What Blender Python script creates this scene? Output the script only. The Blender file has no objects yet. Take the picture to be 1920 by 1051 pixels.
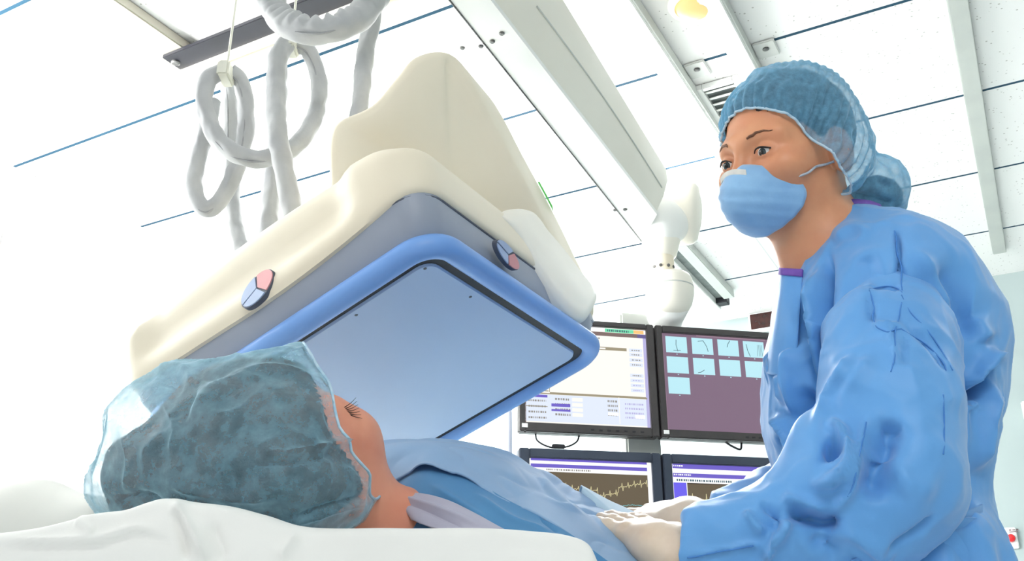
import bpy, bmesh, math, random
import numpy as np
from mathutils import Vector, Matrix, noise as mnoise

random.seed(7)
rng = np.random.default_rng(7)
SC = bpy.context.scene
COL = SC.collection
# ------------------------------------------------------------------ camera geometry
FPX = 1763.0                       # focal length in pixels of the 1920 x 1051 frame
PITCH = math.radians(22.2)
YAW = math.radians(28.72)          # camera looks 28.7 degrees left of the room's long axis
CZ = 0.95                          # camera height
HC = 1.77                          # ceiling above the camera
CEIL = CZ + HC
EX = np.array([math.cos(YAW), math.sin(YAW), 0.0])     # level right
EY = np.array([-math.sin(YAW), math.cos(YAW), 0.0])    # level forward
EZ = np.array([0.0, 0.0, 1.0])
CAM = np.array([0.0, 0.0, CZ])
_cp, _sp = math.cos(PITCH), math.sin(PITCH)
CF = EY * _cp + EZ * _sp
CU = EZ * _cp - EY * _sp

def ray(px, py):
    return EX * ((px - 960) / FPX) + CU * (-(py - 525.5) / FPX) + CF

def PF(px, py, fwd):
    """point seen at (px,py) of the photo, standing fwd metres ahead of the camera"""
    r = ray(px, py)
    return CAM + r * (fwd / (r @ EY))

def PC(px, py, z):
    """point seen at (px,py) at world height z"""
    r = ray(px, py)
    return CAM + r * ((z - CZ) / r[2])

def LV(x, y, z):
    """level camera frame (right, forward, height above the floor) to world"""
    return EX * x + EY * y + EZ * z

def D(x, y, z):
    """direction in the level camera frame"""
    v = EX * x + EY * y + EZ * z
    return v / np.linalg.norm(v)

def proj(V):
    V = np.asarray(V) - CAM
    z = V @ CF
    return np.stack([960 + FPX * (V @ EX) / z, 525.5 - FPX * (V @ CU) / z], -1)

def nrm(v):
    v = np.asarray(v, float)
    return v / np.linalg.norm(v)

# ------------------------------------------------------------------ materials
def s2l(c):
    return tuple(((x / 12.92) if x <= .04045 else ((x + .055) / 1.055) ** 2.4) for x in c)

def rgb(r, g, b):
    return s2l((r / 255., g / 255., b / 255.)) + (1.0,)

def mat(name, col, rough=.5, metal=0., spec=.5, sheen=0., emit=None, estr=0., sss=0., bump=None, var=None, coat=0., transl=0.):
    m = bpy.data.materials.new(name)
    m.use_nodes = True
    nt = m.node_tree
    b = nt.nodes['Principled BSDF']
    b.inputs['Base Color'].default_value = col
    b.inputs['Roughness'].default_value = rough
    b.inputs['Metallic'].default_value = metal
    b.inputs['Specular IOR Level'].default_value = spec
    b.inputs['Sheen Weight'].default_value = sheen
    b.inputs['Coat Weight'].default_value = coat
    if emit is not None:
        b.inputs['Emission Color'].default_value = emit
        b.inputs['Emission Strength'].default_value = estr
    if sss:
        b.inputs['Subsurface Weight'].default_value = sss
        b.inputs['Subsurface Radius'].default_value = (.010, .004, .002)
        b.inputs['Subsurface Scale'].default_value = .6
    if var or bump:
        tc = nt.nodes.new('ShaderNodeTexCoord')
    if var:      # (scale, other colour, low, high)
        n = nt.nodes.new('ShaderNodeTexNoise')
        n.inputs['Scale'].default_value = var[0]
        n.inputs['Detail'].default_value = 4
        nt.links.new(tc.outputs['Object'], n.inputs['Vector'])
        mr = nt.nodes.new('ShaderNodeMapRange')
        mr.inputs[1].default_value = var[2]
        mr.inputs[2].default_value = var[3]
        nt.links.new(n.outputs['Fac'], mr.inputs[0])
        mx = nt.nodes.new('ShaderNodeMix')
        mx.data_type = 'RGBA'
        mx.inputs['A'].default_value = col
        mx.inputs['B'].default_value = var[1]
        nt.links.new(mr.outputs[0], mx.inputs['Factor'])
        nt.links.new(mx.outputs['Result'], b.inputs['Base Color'])
    if bump:     # (scale, strength, distance)
        n = nt.nodes.new('ShaderNodeTexNoise')
        n.inputs['Scale'].default_value = bump[0]
        n.inputs['Detail'].default_value = 5
        nt.links.new(tc.outputs['Object'], n.inputs['Vector'])
        bp = nt.nodes.new('ShaderNodeBump')
        bp.inputs['Strength'].default_value = bump[1]
        bp.inputs['Distance'].default_value = bump[2]
        nt.links.new(n.outputs['Fac'], bp.inputs['Height'])
        nt.links.new(bp.outputs['Normal'], b.inputs['Normal'])
    if transl:
        out = nt.nodes['Material Output']
        tr = nt.nodes.new('ShaderNodeBsdfTranslucent')
        tr.inputs['Color'].default_value = col
        ms = nt.nodes.new('ShaderNodeMixShader')
        ms.inputs[0].default_value = transl
        nt.links.new(b.outputs[0], ms.inputs[1])
        nt.links.new(tr.outputs[0], ms.inputs[2])
        nt.links.new(ms.outputs[0], out.inputs['Surface'])
    return m

def veil(name, col, dens, rough=.6, scale=60, white=None):
    """thin see-through bouffant fabric: fibres over a partly transparent web"""
    m = bpy.data.materials.new(name)
    m.use_nodes = True
    nt = m.node_tree
    b = nt.nodes['Principled BSDF']
    out = nt.nodes['Material Output']
    b.inputs['Base Color'].default_value = col
    b.inputs['Roughness'].default_value = rough
    b.inputs['Sheen Weight'].default_value = .4
    tc = nt.nodes.new('ShaderNodeTexCoord')
    n = nt.nodes.new('ShaderNodeTexNoise')
    n.inputs['Scale'].default_value = scale
    n.inputs['Detail'].default_value = 6
    n.inputs['Roughness'].default_value = .7
    nt.links.new(tc.outputs['Object'], n.inputs['Vector'])
    mr = nt.nodes.new('ShaderNodeMapRange')
    mr.inputs[1].default_value = .3
    mr.inputs[2].default_value = .7
    mr.inputs[3].default_value = dens - .16
    mr.inputs[4].default_value = min(1, dens + .2)
    nt.links.new(n.outputs['Fac'], mr.inputs[0])
    lw = nt.nodes.new('ShaderNodeLayerWeight'); lw.inputs['Blend'].default_value = .5
    pw = nt.nodes.new('ShaderNodeMath'); pw.operation = 'POWER'; pw.inputs[1].default_value = 2.2
    nt.links.new(lw.outputs['Facing'], pw.inputs[0])
    mm = nt.nodes.new('ShaderNodeMath'); mm.operation = 'MULTIPLY_ADD'; mm.inputs[1].default_value = .55; mm.use_clamp = True
    nt.links.new(pw.outputs[0], mm.inputs[0]); nt.links.new(mr.outputs[0], mm.inputs[2])
    trl = nt.nodes.new('ShaderNodeBsdfTranslucent')
    trl.inputs['Color'].default_value = col
    ms0 = nt.nodes.new('ShaderNodeMixShader')
    ms0.inputs[0].default_value = .35
    nt.links.new(b.outputs[0], ms0.inputs[1])
    nt.links.new(trl.outputs[0], ms0.inputs[2])
    tr = nt.nodes.new('ShaderNodeBsdfTransparent')
    ms = nt.nodes.new('ShaderNodeMixShader')
    nt.links.new(mm.outputs[0], ms.inputs[0])
    nt.links.new(tr.outputs[0], ms.inputs[1])
    nt.links.new(ms0.outputs[0], ms.inputs[2])
    nt.links.new(ms.outputs[0], out.inputs['Surface'])
    return m

# ------------------------------------------------------------------ objects
def tag(o, label=None, cat=None, group=None, kind=None):
    if label: o['label'] = label
    if cat: o['category'] = cat
    if group: o['group'] = group
    if kind: o['kind'] = kind
    return o

def empty(name, loc, label=None, cat=None, group=None):
    o = bpy.data.objects.new(name, None)
    COL.objects.link(o)
    o.location = Vector(loc)
    o.empty_display_size = .05
    tag(o, label, cat, group)
    return o

ROOTLOC = {}

def world_loc(o):
    p = Vector((0, 0, 0))
    while o is not None:
        p += o.location
        o = o.parent
    return p

def mk(name, V, F, m, parent=None, smooth=True, mi=None, label=None, angle=None):
    """link one mesh object; V are world coordinates"""
    V = np.asarray(V, float).reshape(-1, 3)
    org = np.zeros(3)
    me = bpy.data.meshes.new(name)
    o = bpy.data.objects.new(name, me)
    COL.objects.link(o)
    if parent is not None:
        o.parent = parent
        org = np.array(world_loc(parent))
    else:
        org = np.array([V[:, 0].mean(), V[:, 1].mean(), V[:, 2].min()])
        o.location = Vector(org)
    if isinstance(F, np.ndarray): F = F.tolist()
    me.from_pydata((V - org).tolist(), [], F)
    for mm in (m if isinstance(m, (list, tuple)) else [m]):
        me.materials.append(mm)
    if mi is not None:
        me.polygons.foreach_set('material_index', np.asarray(mi, dtype=np.int32))
    me.update()
    if smooth:
        me.polygons.foreach_set('use_smooth', np.ones(len(me.polygons), dtype=bool))
        if angle:
            me.set_sharp_from_angle(angle=math.radians(angle))
    if label: o['label'] = label
    return o

class MB:
    """collects shapes that belong to one part"""
    def __init__(self):
        self.V = []; self.F = []; self.M = []; self.n = 0
    def add(self, V, F, m=0):
        V = np.asarray(V, float).reshape(-1, 3)
        self.V.append(V)
        for f in F:
            self.F.append([int(i) + self.n for i in f]); self.M.append(m)
        self.n += len(V)
        return self
    def build(self, name, mats, parent=None, smooth=True, angle=35, label=None):
        return mk(name, np.concatenate(self.V), self.F, mats, parent, smooth, self.M, label, angle)

def box(c, ax, ay, az, sx, sy, sz, bev=0.):
    """bevelled box: centre, three unit axes, three full sizes"""
    bm = bmesh.new()
    bmesh.ops.create_cube(bm, size=1.0)
    for v in bm.verts:
        v.co = Vector((v.co.x * sx, v.co.y * sy, v.co.z * sz))
    if bev:
        bmesh.ops.bevel(bm, geom=list(bm.edges), offset=bev, segments=2, affect='EDGES')
    bm.verts.index_update()
    P = np.array([v.co[:] for v in bm.verts])
    V = np.asarray(c) + P[:, :1] * ax + P[:, 1:2] * ay + P[:, 2:] * az
    F = [[v.index for v in f.verts] for f in bm.faces]
    bm.free()
    return V, F

X_, Y_, Z_ = np.eye(3)
def abox(x0, x1, y0, y1, z0, z1, bev=0.):
    return box(((x0 + x1) / 2, (y0 + y1) / 2, (z0 + z1) / 2), X_, Y_, Z_, x1 - x0, y1 - y0, z1 - z0, bev)

def catmull(P, n):
    """n points evenly spaced along a smooth curve through P"""
    P = np.asarray(P, float)
    if len(P) == 2:
        t = np.linspace(0, 1, n)[:, None]
        return P[0] * (1 - t) + P[1] * t
    Q = np.vstack([2 * P[0] - P[1], P, 2 * P[-1] - P[-2]])
    out = []
    for i in range(len(P) - 1):
        p0, p1, p2, p3 = Q[i:i + 4]
        for t in np.linspace(0, 1, 24, endpoint=False):
            out.append(.5 * ((2 * p1) + (-p0 + p2) * t + (2 * p0 - 5 * p1 + 4 * p2 - p3) * t * t + (-p0 + 3 * p1 - 3 * p2 + p3) * t ** 3))
    out.append(P[-1])
    out = np.array(out)
    s = np.concatenate([[0], np.cumsum(np.linalg.norm(np.diff(out[:, :3], axis=0), axis=1))])
    u = np.linspace(0, s[-1], n)
    return np.stack([np.interp(u, s, out[:, k]) for k in range(out.shape[1])], 1)

def tube(P, r, n=12, cap=True, wr=0., wf=60., seed=0, closed=False):
    """tube through points P (already smooth); r number or array; wr = wrinkle depth"""
    P = np.asarray(P, float)
    N = len(P)
    r = np.full(N, r, float) if np.isscalar(r) else np.asarray(r, float)
    T = np.gradient(P, axis=0)
    if closed:
        T = np.roll(P, -1, 0) - np.roll(P, 1, 0)
    T /= np.linalg.norm(T, axis=1)[:, None] + 1e-12
    a = np.array([0, 0, 1.]) if abs(T[0][2]) < .9 else np.array([1., 0, 0])
    u = nrm(np.cross(T[0], a))
    V = []
    for i in range(N):
        u = u - T[i] * (u @ T[i]); u = nrm(u)
        w = np.cross(T[i], u)
        for k in range(n):
            t = 2 * math.pi * k / n
            rr = r[i]
            if wr:
                q = P[i] * wf + np.array([math.cos(t), math.sin(t), seed]) * 1.3
                rr *= 1 + wr * mnoise.noise(Vector(q))
            V.append(P[i] + rr * (u * math.cos(t) + w * math.sin(t)))
    F = []
    for i in range(N if closed else N - 1):
        j = (i + 1) % N
        for k in range(n):
            k2 = (k + 1) % n
            F.append([i * n + k, i * n + k2, j * n + k2, j * n + k])
    if cap and not closed:
        F.append(list(range(n))[::-1]); F.append([(N - 1) * n + k for k in range(n)])
    return np.array(V), F

def loft(rings, cap0=True, cap1=True, closed=True):
    n = len(rings[0])
    V = np.concatenate([np.asarray(r, float) for r in rings])
    F = []
    for i in range(len(rings) - 1):
        for k in range(n if closed else n - 1):
            k2 = (k + 1) % n
            F.append([i * n + k, i * n + k2, (i + 1) * n + k2, (i + 1) * n + k])
    if cap0: F.append(list(range(n))[::-1])
    if cap1: F.append([(len(rings) - 1) * n + k for k in range(n)])
    return V, F

def lathe(c, axis, prof, n=32, cap=True):
    """prof: list of (radius, distance along axis)"""
    axis = nrm(axis)
    a = np.array([0, 0, 1.]) if abs(axis[2]) < .9 else np.array([1., 0, 0])
    u = nrm(np.cross(axis, a)); w = np.cross(axis, u)
    rings = [[np.asarray(c) + axis * h + r * (u * math.cos(t) + w * math.sin(t)) for t in np.linspace(0, 2 * math.pi, n, endpoint=False)] for r, h in prof]
    return loft(rings, cap, cap)

def rrect(a0, a1, b0, b1, r, n=6):
    """rounded rectangle as 2D points, counter-clockwise"""
    out = []
    for cx, cy, s in ((a1 - r, b1 - r, 0), (a0 + r, b1 - r, 90), (a0 + r, b0 + r, 180), (a1 - r, b0 + r, 270)):
        for t in np.linspace(0, 90, n + 1):
            q = math.radians(s + t)
            out.append((cx + r * math.cos(q), cy + r * math.sin(q)))
    return np.array(out)

def subdiv_ring(R, k):
    """insert points along long segments of a 2D ring so that it can be shaped"""
    out = []
    n = len(R)
    for i in range(n):
        p, q = R[i], R[(i + 1) % n]
        L = np.linalg.norm(q - p)
        m = max(1, int(L / k))
        for j in range(m): out.append(p + (q - p) * j / m)
    return np.array(out)

def sheet(curves, n, m, smooth_cross=True):
    """grid surface through a list of curves (each a list of 3D points)"""
    C = [catmull(c, n) for c in curves]
    if smooth_cross:
        G = np.stack([catmull(np.array([c[i] for c in C]), m) for i in range(n)], 0)
    else:
        G = np.stack([catmull(np.array([c[i] for c in C]), m) for i in range(n)], 0)
    F = [[i * m + j, i * m + j + 1, (i + 1) * m + j + 1, (i + 1) * m + j] for i in range(n - 1) for j in range(m - 1)]
    return G.reshape(-1, 3), F

def thicken(o, t, offset=0.):
    md = o.modifiers.new('thick', 'SOLIDIFY')
    md.thickness = t
    md.offset = offset
    return o

def vnormals(V, F):
    N = np.zeros_like(V)
    F4 = np.array([f if len(f) == 4 else list(f) + [f[-1]] for f in F if len(f) in (3, 4)])
    d1 = V[F4[:, 2]] - V[F4[:, 0]]; d2 = V[F4[:, 3]] - V[F4[:, 1]]
    fn = np.cross(d1, d2)
    tri = F4[:, 2] == F4[:, 3]
    fn[tri] = np.cross(V[F4[tri, 1]] - V[F4[tri, 0]], V[F4[tri, 2]] - V[F4[tri, 0]])
    for k in range(4): np.add.at(N, F4[:, k], fn)
    return N / (np.linalg.norm(N, axis=1)[:, None] + 1e-12)

def fbm(V, scale, octv=3, seed=0.):
    out = np.zeros(len(V)); a = 1.; s = scale
    for k in range(octv):
        out += a * np.array([mnoise.noise(Vector((p[0] * s + seed, p[1] * s - seed, p[2] * s + 2 * seed))) for p in V])
        a *= .5; s *= 2
    return out

# ------------------------------------------------------------------ implicit bodies
class SDF:
    """smooth union / difference of round primitives, meshed into one continuous surface"""
    def __init__(self):
        self.ops = []
    def cap(self, a, b, ra, rb=None, k=.02, sub=False):
        self.ops.append(('c', np.asarray(a, float), np.asarray(b, float), ra, ra if rb is None else rb, k, sub)); return self
    def ell(self, c, r, ax=None, k=.02, sub=False):
        self.ops.append(('e', np.asarray(c, float), np.asarray(r, float), np.eye(3) if ax is None else np.asarray(ax, float), None, k, sub)); return self
    def chain(self, pts, rad, k=.02):
        for i in range(len(pts) - 1): self.cap(pts[i], pts[i + 1], rad[i], rad[i + 1], k)
        return self
    def plane(self, p, n, k=.004):
        """cut away everything on the side n points to"""
        self.ops.append(('p', np.asarray(p, float), nrm(n), None, None, k, True)); return self
    def ev(self, P):
        d = np.full(len(P), 1e3)
        for t, a, b, c, e, k, sub in self.ops:
            if t == 'c':
                ab = b - a
                h = np.clip(((P - a) @ ab) / (ab @ ab + 1e-12), 0, 1)
                q = P - a - h[:, None] * ab
                di = np.sqrt((q * q).sum(1)) - (c + (e - c) * h)
            elif t == 'e':
                q = (P - a) @ c.T
                k0 = np.sqrt(((q / b) ** 2).sum(1)); k1 = np.sqrt(((q / (b * b)) ** 2).sum(1))
                di = k0 * (k0 - 1) / (k1 + 1e-9)
            else:
                di = -((P - a) @ b)
            if sub:
                h = np.clip(.5 - .5 * (d + di) / k, 0, 1) if k > 0 else (d < -di).astype(float)
                if k > 0: d = d * (1 - h) - di * h + k * h * (1 - h)
                else: d = np.maximum(d, -di)
            else:
                h = np.clip(.5 + .5 * (d - di) / k, 0, 1)
                d = d * (1 - h) + di * h - k * h * (1 - h)
        return d
    def bounds(self):
        lo = np.full(3, 1e9); hi = -lo
        for t, a, b, c, e, k, sub in self.ops:
            if sub: continue
            if t == 'c':
                for p, r in ((a, c), (b, e)):
                    lo = np.minimum(lo, p - r); hi = np.maximum(hi, p + r)
            elif t == 'e':
                R = np.abs(c.T) @ b
                lo = np.minimum(lo, a - R); hi = np.maximum(hi, a + R)
        return lo, hi
    def mesh(self, res, pad=.02, lo=None, hi=None):
        l, h = self.bounds()
        l = l - pad if lo is None else np.asarray(lo); h = h + pad if hi is None else np.asarray(hi)
        n = np.ceil((h - l) / res).astype(int) + 1
        xs = [l[i] + res * np.arange(n[i]) for i in range(3)]
        val = np.empty(tuple(n))
        yy, zz = np.meshgrid(xs[1], xs[2], indexing='ij')
        for i in range(0, n[0], 8):
            j = min(n[0], i + 8)
            P = np.stack([np.repeat(xs[0][i:j], yy.size), np.tile(yy.ravel(), j - i), np.tile(zz.ravel(), j - i)], 1)
            val[i:j] = self.ev(P).reshape(j - i, n[1], n[2])
        return surface_nets(val, l, res)

def surface_nets(val, org, res):
    n = np.array(val.shape)
    ins = val < 0
    c = n - 1
    cnt = np.zeros(tuple(c)); acc = np.zeros(tuple(c) + (3,))
    corners = [(i, j, k) for i in (0, 1) for j in (0, 1) for k in (0, 1)]
    def sl(o): return tuple(slice(o[d], o[d] + c[d]) for d in range(3))
    for p in corners:
        for d in range(3):
            if p[d]: continue
            q = list(p); q[d] = 1
            a, b = val[sl(p)], val[sl(q)]
            x = (a < 0) != (b < 0)
            t = np.where(x, a / np.where(x, a - b, 1), 0)
            cnt += x
            for e in range(3):
                acc[..., e] += np.where(x, p[e] + (t if e == d else 0), 0)
    act = cnt > 0
    idx = -np.ones(tuple(c), dtype=np.int64)
    idx[act] = np.arange(act.sum())
    cell = np.argwhere(act)
    V = org + res * (cell + acc[act] / cnt[act][:, None])
    F = []
    for d in range(3):
        e, g = (d + 1) % 3, (d + 2) % 3
        s0 = [slice(None)] * 3; s1 = [slice(None)] * 3
        s0[d] = slice(0, n[d] - 1); s1[d] = slice(1, n[d])
        x = ins[tuple(s0)] != ins[tuple(s1)]
        pts = np.argwhere(x)
        ok = (pts[:, e] > 0) & (pts[:, g] > 0) & (pts[:, e] < c[e]) & (pts[:, g] < c[g])
        pts = pts[ok]
        neg = ins[tuple(pts.T)]
        quad = []
        for de, dg in ((-1, -1), (0, -1), (0, 0), (-1, 0)):
            q = pts.copy(); q[:, e] += de; q[:, g] += dg
            quad.append(idx[tuple(q.T)])
        Q = np.stack(quad, 1)
        Q[~neg] = Q[~neg][:, ::-1]
        F.append(Q)
    return V, np.concatenate(F)

def relax(V, F, it=1, lam=.5):
    F = np.asarray(F)
    E = np.concatenate([F[:, [0, 1]], F[:, [1, 2]], F[:, [2, 3]], F[:, [3, 0]]])
    for _ in range(it):
        S = np.zeros_like(V); C = np.zeros(len(V))
        np.add.at(S, E[:, 0], V[E[:, 1]]); np.add.at(S, E[:, 1], V[E[:, 0]])
        np.add.at(C, E[:, 0], 1); np.add.at(C, E[:, 1], 1)
        V = V + lam * (S / C[:, None] - V)
    return V

def drop_faces(V, F, keep):
    """keep only faces whose vertices are all in keep; drop loose vertices"""
    F = np.asarray(F)
    F = F[keep[F].all(1)]
    used = np.unique(F)
    m = -np.ones(len(V), dtype=np.int64); m[used] = np.arange(len(used))
    return V[used], m[F]

def border_loop(F):
    """vertex loops along the open border of a quad mesh, longest first"""
    from collections import defaultdict
    cnt = defaultdict(int); dirn = {}
    for f in np.asarray(F).tolist():
        for i in range(len(f)):
            a, b = f[i], f[(i + 1) % len(f)]
            cnt[(min(a, b), max(a, b))] += 1; dirn[(a, b)] = 1
    nxt = defaultdict(list)
    for (a, b) in dirn:
        if cnt[(min(a, b), max(a, b))] == 1: nxt[a].append(b)
    loops = []
    while nxt:
        s = next(iter(nxt)); L = [s]; cur = s
        while True:
            if cur not in nxt: break
            b = nxt[cur].pop()
            if not nxt[cur]: del nxt[cur]
            if b == s: break
            L.append(b); cur = b
        loops.append(L)
    return sorted(loops, key=len, reverse=True)

def seg_dist(Q, pts):
    """distance of 2D/3D points Q to a polyline, and signed side (2D)"""
    best = np.full(len(Q), 1e9); side = np.zeros(len(Q)); par = np.zeros(len(Q))
    L = np.concatenate([[0], np.cumsum(np.linalg.norm(np.diff(pts, axis=0), axis=1))])
    for i in range(len(pts) - 1):
        a, b = pts[i], pts[i + 1]
        ab = b - a
        h = np.clip(((Q - a) @ ab) / (ab @ ab + 1e-12), 0, 1)
        q = Q - a - h[:, None] * ab
        d = np.sqrt((q * q).sum(1))
        m = d < best
        best[m] = d[m]
        side[m] = (ab[0] * q[m, 1] - ab[1] * q[m, 0]) if Q.shape[1] == 2 else 0
        par[m] = (L[i] + h[m] * (L[i + 1] - L[i])) / L[-1]
    return best, side, par

def crease(V, F, strokes, facing=.05):
    """model folds into cloth: each stroke = (polyline, half width, height, kind)
    polyline points are given where the fold is seen, the fold itself is raised on the cloth"""
    N = vnormals(V, F)
    view = V - CAM
    view /= np.linalg.norm(view, axis=1)[:, None]
    fc = np.clip((-(N * view).sum(1) - facing) * 4, 0, 1)
    Q = proj(V)
    disp = np.zeros(len(V))
    for pts, w, h, kind in strokes:
        pts = catmull(np.array(pts, float), 30) if len(pts) > 2 else np.array(pts, float)
        d, side, par = seg_dist(Q, pts)
        tp = np.clip(np.minimum(par, 1 - par) * 4, 0, 1); tp = tp * tp * (3 - 2 * tp)
        if kind == 'r': g = np.exp(-(np.sqrt(d * d + (.3 * w) ** 2) - .3 * w) / (.62 * w))
        elif kind == 's':      # step: cloth lies higher on the right of the stroke's direction
            s = np.where(side > 0, 1., -1.)
            g = np.where(side > 0, np.exp(-d / (w * 3)), -np.exp(-d / w) * .6)
            g = np.where(d < 1e-9, 0, g)
        disp += h * g * tp
    return V + N * (disp * fc)[:, None]

def snap_px(V, N, pts, lift=0.):
    """points of a surface that are seen at the given photo pixels (front side only), lifted off it"""
    Q = proj(V); view = V - CAM; dist = np.linalg.norm(view, axis=1)
    out = []; nn = []
    for px in pts:
        d = np.linalg.norm(Q - np.array(px), axis=1)
        c = np.argsort(d)[:40]; c = c[d[c] < d[c[0]] + 6]
        i = c[dist[c].argmin()]
        out.append(V[i] + N[i] * lift); nn.append(N[i])
    return np.array(out), np.array(nn)

def crumple(V, N, seed, scales=((9., .004), (21., .002)), stretch=(1, 1, 1)):
    """paper-like crumpling: sharp little ridges"""
    d = np.zeros(len(V)); st = np.array(stretch, float)
    for sc, am in scales:
        warp = fbm(V, sc * .6, 1, seed + 5) * .25 / sc
        n = fbm(V * st + warp[:, None], sc, 1, seed + sc)
        d += am * ((1 - np.minimum(1, np.abs(n) * 2.6)) ** 1.4 - .35)
    return V + N * d[:, None]
# ================================================================== SETTING
def ceiling_mat():
    m = bpy.data.materials.new('ceiling_tiles')
    m.use_nodes = True
    nt = m.node_tree
    b = nt.nodes['Principled BSDF']
    b.inputs['Roughness'].default_value = .85
    b.inputs['Specular IOR Level'].default_value = .2
    tc = nt.nodes.new('ShaderNodeNewGeometry')
    sep = nt.nodes.new('ShaderNodeSeparateXYZ')
    nt.links.new(tc.outputs['Position'], sep.inputs[0])
    def math_(op, a, bb=None):
        n = nt.nodes.new('ShaderNodeMath'); n.operation = op
        for i, v in enumerate((a, bb)):
            if v is None: continue
            if isinstance(v, (int, float)): n.inputs[i].default_value = v
            else: nt.links.new(v, n.inputs[i])
        return n.outputs[0]
    def line(axis, off, step, w):
        q = math_('FRACT', math_('ADD', math_('DIVIDE', math_('SUBTRACT', sep.outputs[axis], off), step), 40.5))
        q = math_('ABSOLUTE', math_('SUBTRACT', q, .5))
        return math_('LESS_THAN', q, w / step / 2)
    ly = line(1, 1.401 * HC, .3444 * HC, .013)
    lx = line(0, -.499 * HC, .689 * HC, .007)
    # fissured mineral-fibre tile: small dark pin holes
    n = nt.nodes.new('ShaderNodeTexVoronoi'); n.inputs['Scale'].default_value = 62
    nt.links.new(tc.outputs['Position'], n.inputs['Vector'])
    n2 = nt.nodes.new('ShaderNodeTexNoise'); n2.inputs['Scale'].default_value = 45; n2.inputs['Detail'].default_value = 3
    nt.links.new(tc.outputs['Position'], n2.inputs['Vector'])
    hole = math_('MULTIPLY', math_('LESS_THAN', n.outputs['Distance'], .2), math_('GREATER_THAN', n2.outputs['Fac'], .55))
    def mix(fac, A, B):
        x = nt.nodes.new('ShaderNodeMix'); x.data_type = 'RGBA'
        nt.links.new(fac, x.inputs['Factor'])
        for k, v in (('A', A), ('B', B)):
            if isinstance(v, tuple): x.inputs[k].default_value = v
            else: nt.links.new(v, x.inputs[k])
        return x.outputs['Result']
    c = mix(hole, rgb(243, 243, 241), rgb(196, 194, 190))
    c = mix(lx, c, rgb(196, 198, 198))
    c = mix(ly, c, rgb(38, 72, 92))
    nt.links.new(c, b.inputs['Base Color'])
    return m

M = {}
M['ceiling'] = ceiling_mat()
M['white_wall'] = mat('white_wall_paint', rgb(244, 245, 244), .7, spec=.2, bump=(220, .05, .001))
M['teal_wall'] = mat('pale_teal_wall_paint', rgb(174, 188, 187), .7, spec=.2, bump=(220, .05, .001), var=(1.5, rgb(170, 184, 184), .4, .7))
M['floor'] = mat('vinyl_floor', rgb(226, 228, 226), .35, var=(9, rgb(218, 221, 220), .4, .65))
M['white_enamel'] = mat('white_enamel', rgb(240, 241, 238), .35, var=(3, rgb(234, 235, 232), .4, .7))
M['grey_rail'] = mat('grey_aluminium', rgb(196, 200, 194), .5, var=(6, rgb(188, 192, 188), .4, .7))
M['beige_rail'] = mat('beige_rail_paint', rgb(178, 174, 160), .5, var=(6, rgb(170, 166, 152), .4, .7))
M['dark_slot'] = mat('dark_slot', rgb(24, 25, 34), .5, var=(20, rgb(18, 19, 26), .4, .7))
M['grey_slot'] = mat('grey_slot', rgb(120, 128, 126), .5, var=(20, rgb(96, 104, 104), .4, .7))
M['cream'] = mat('cream_plastic', rgb(232, 223, 202), .42, spec=.35, var=(2.5, rgb(228, 218, 196), .4, .65))
M['pale_cream'] = mat('pale_cream_plastic', rgb(238, 235, 224), .38, var=(2.5, rgb(232, 228, 216), .4, .65))
M['screw'] = mat('screw_steel', rgb(120, 120, 118), .35, metal=.6, var=(90, rgb(90, 90, 90), .4, .6))

fl = mk('floor', *abox(-3.35, 2.9, -2.6, 5.05, -.1, 0), M['floor'], smooth=False); tag(fl, kind='structure')
# ceiling slab with the tile pattern
ce = mk('ceiling', *abox(-3.35, 2.9, -2.6, 5.05, CEIL, CEIL + .1), M['ceiling'], smooth=False); tag(ce, kind='structure')
wb = mk('wall_back', *abox(-3.35, 2.9, 4.89, 5.05, 0, CEIL), M['teal_wall'], smooth=False); tag(wb, kind='structure')
wl = mk('wall_left', *abox(-3.35, -3.207, -2.6, 4.89, 0, CEIL), M['white_wall'], smooth=False); tag(wl, kind='structure')
wr = mk('wall_right', *abox(2.75, 2.9, -2.6, 4.89, 0, CEIL), M['teal_wall'], smooth=False); tag(wr, kind='structure')
# door in the left wall: its far jamb is the thin upright line at the photo's left edge
dj = PF(8, 480, 1.0); 
rr = ray(30, 330); jy = (CAM + rr * (-3.207 / rr[0]))[1]
d1 = MB()
d1.add(*abox(-3.205, -3.19, jy - .95, jy - .012, 0.01, 2.45, .003))
do = d1.build('door_1', [M['white_wall']]); tag(do, kind='structure')
tr = MB()
tr.add(*abox(-3.206, -3.185, jy - .008, jy + .04, .005, CEIL - .01, .003))
to = tr.build('trim_1', [M['white_enamel']]); tag(to, kind='structure')
bb = mk('baseboard_back', *abox(-3.2, 2.74, 4.872, 4.89, 0, .1, .003), M['grey_rail'], smooth=False); tag(bb, kind='structure')

# ================================================================== CEILING FITTINGS
def T(x): return x * HC

# flat grey rail at the right
g = MB().add(*abox(T(.0215), T(.0535), .35, T(2.57), CEIL - .022, CEIL - .001, .003))
o = g.build('ceiling_rail', [M['grey_rail']])
tag(o, 'flat pale grey ceiling rail ending short of the teal wall, above the masked person', 'rail')

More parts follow.
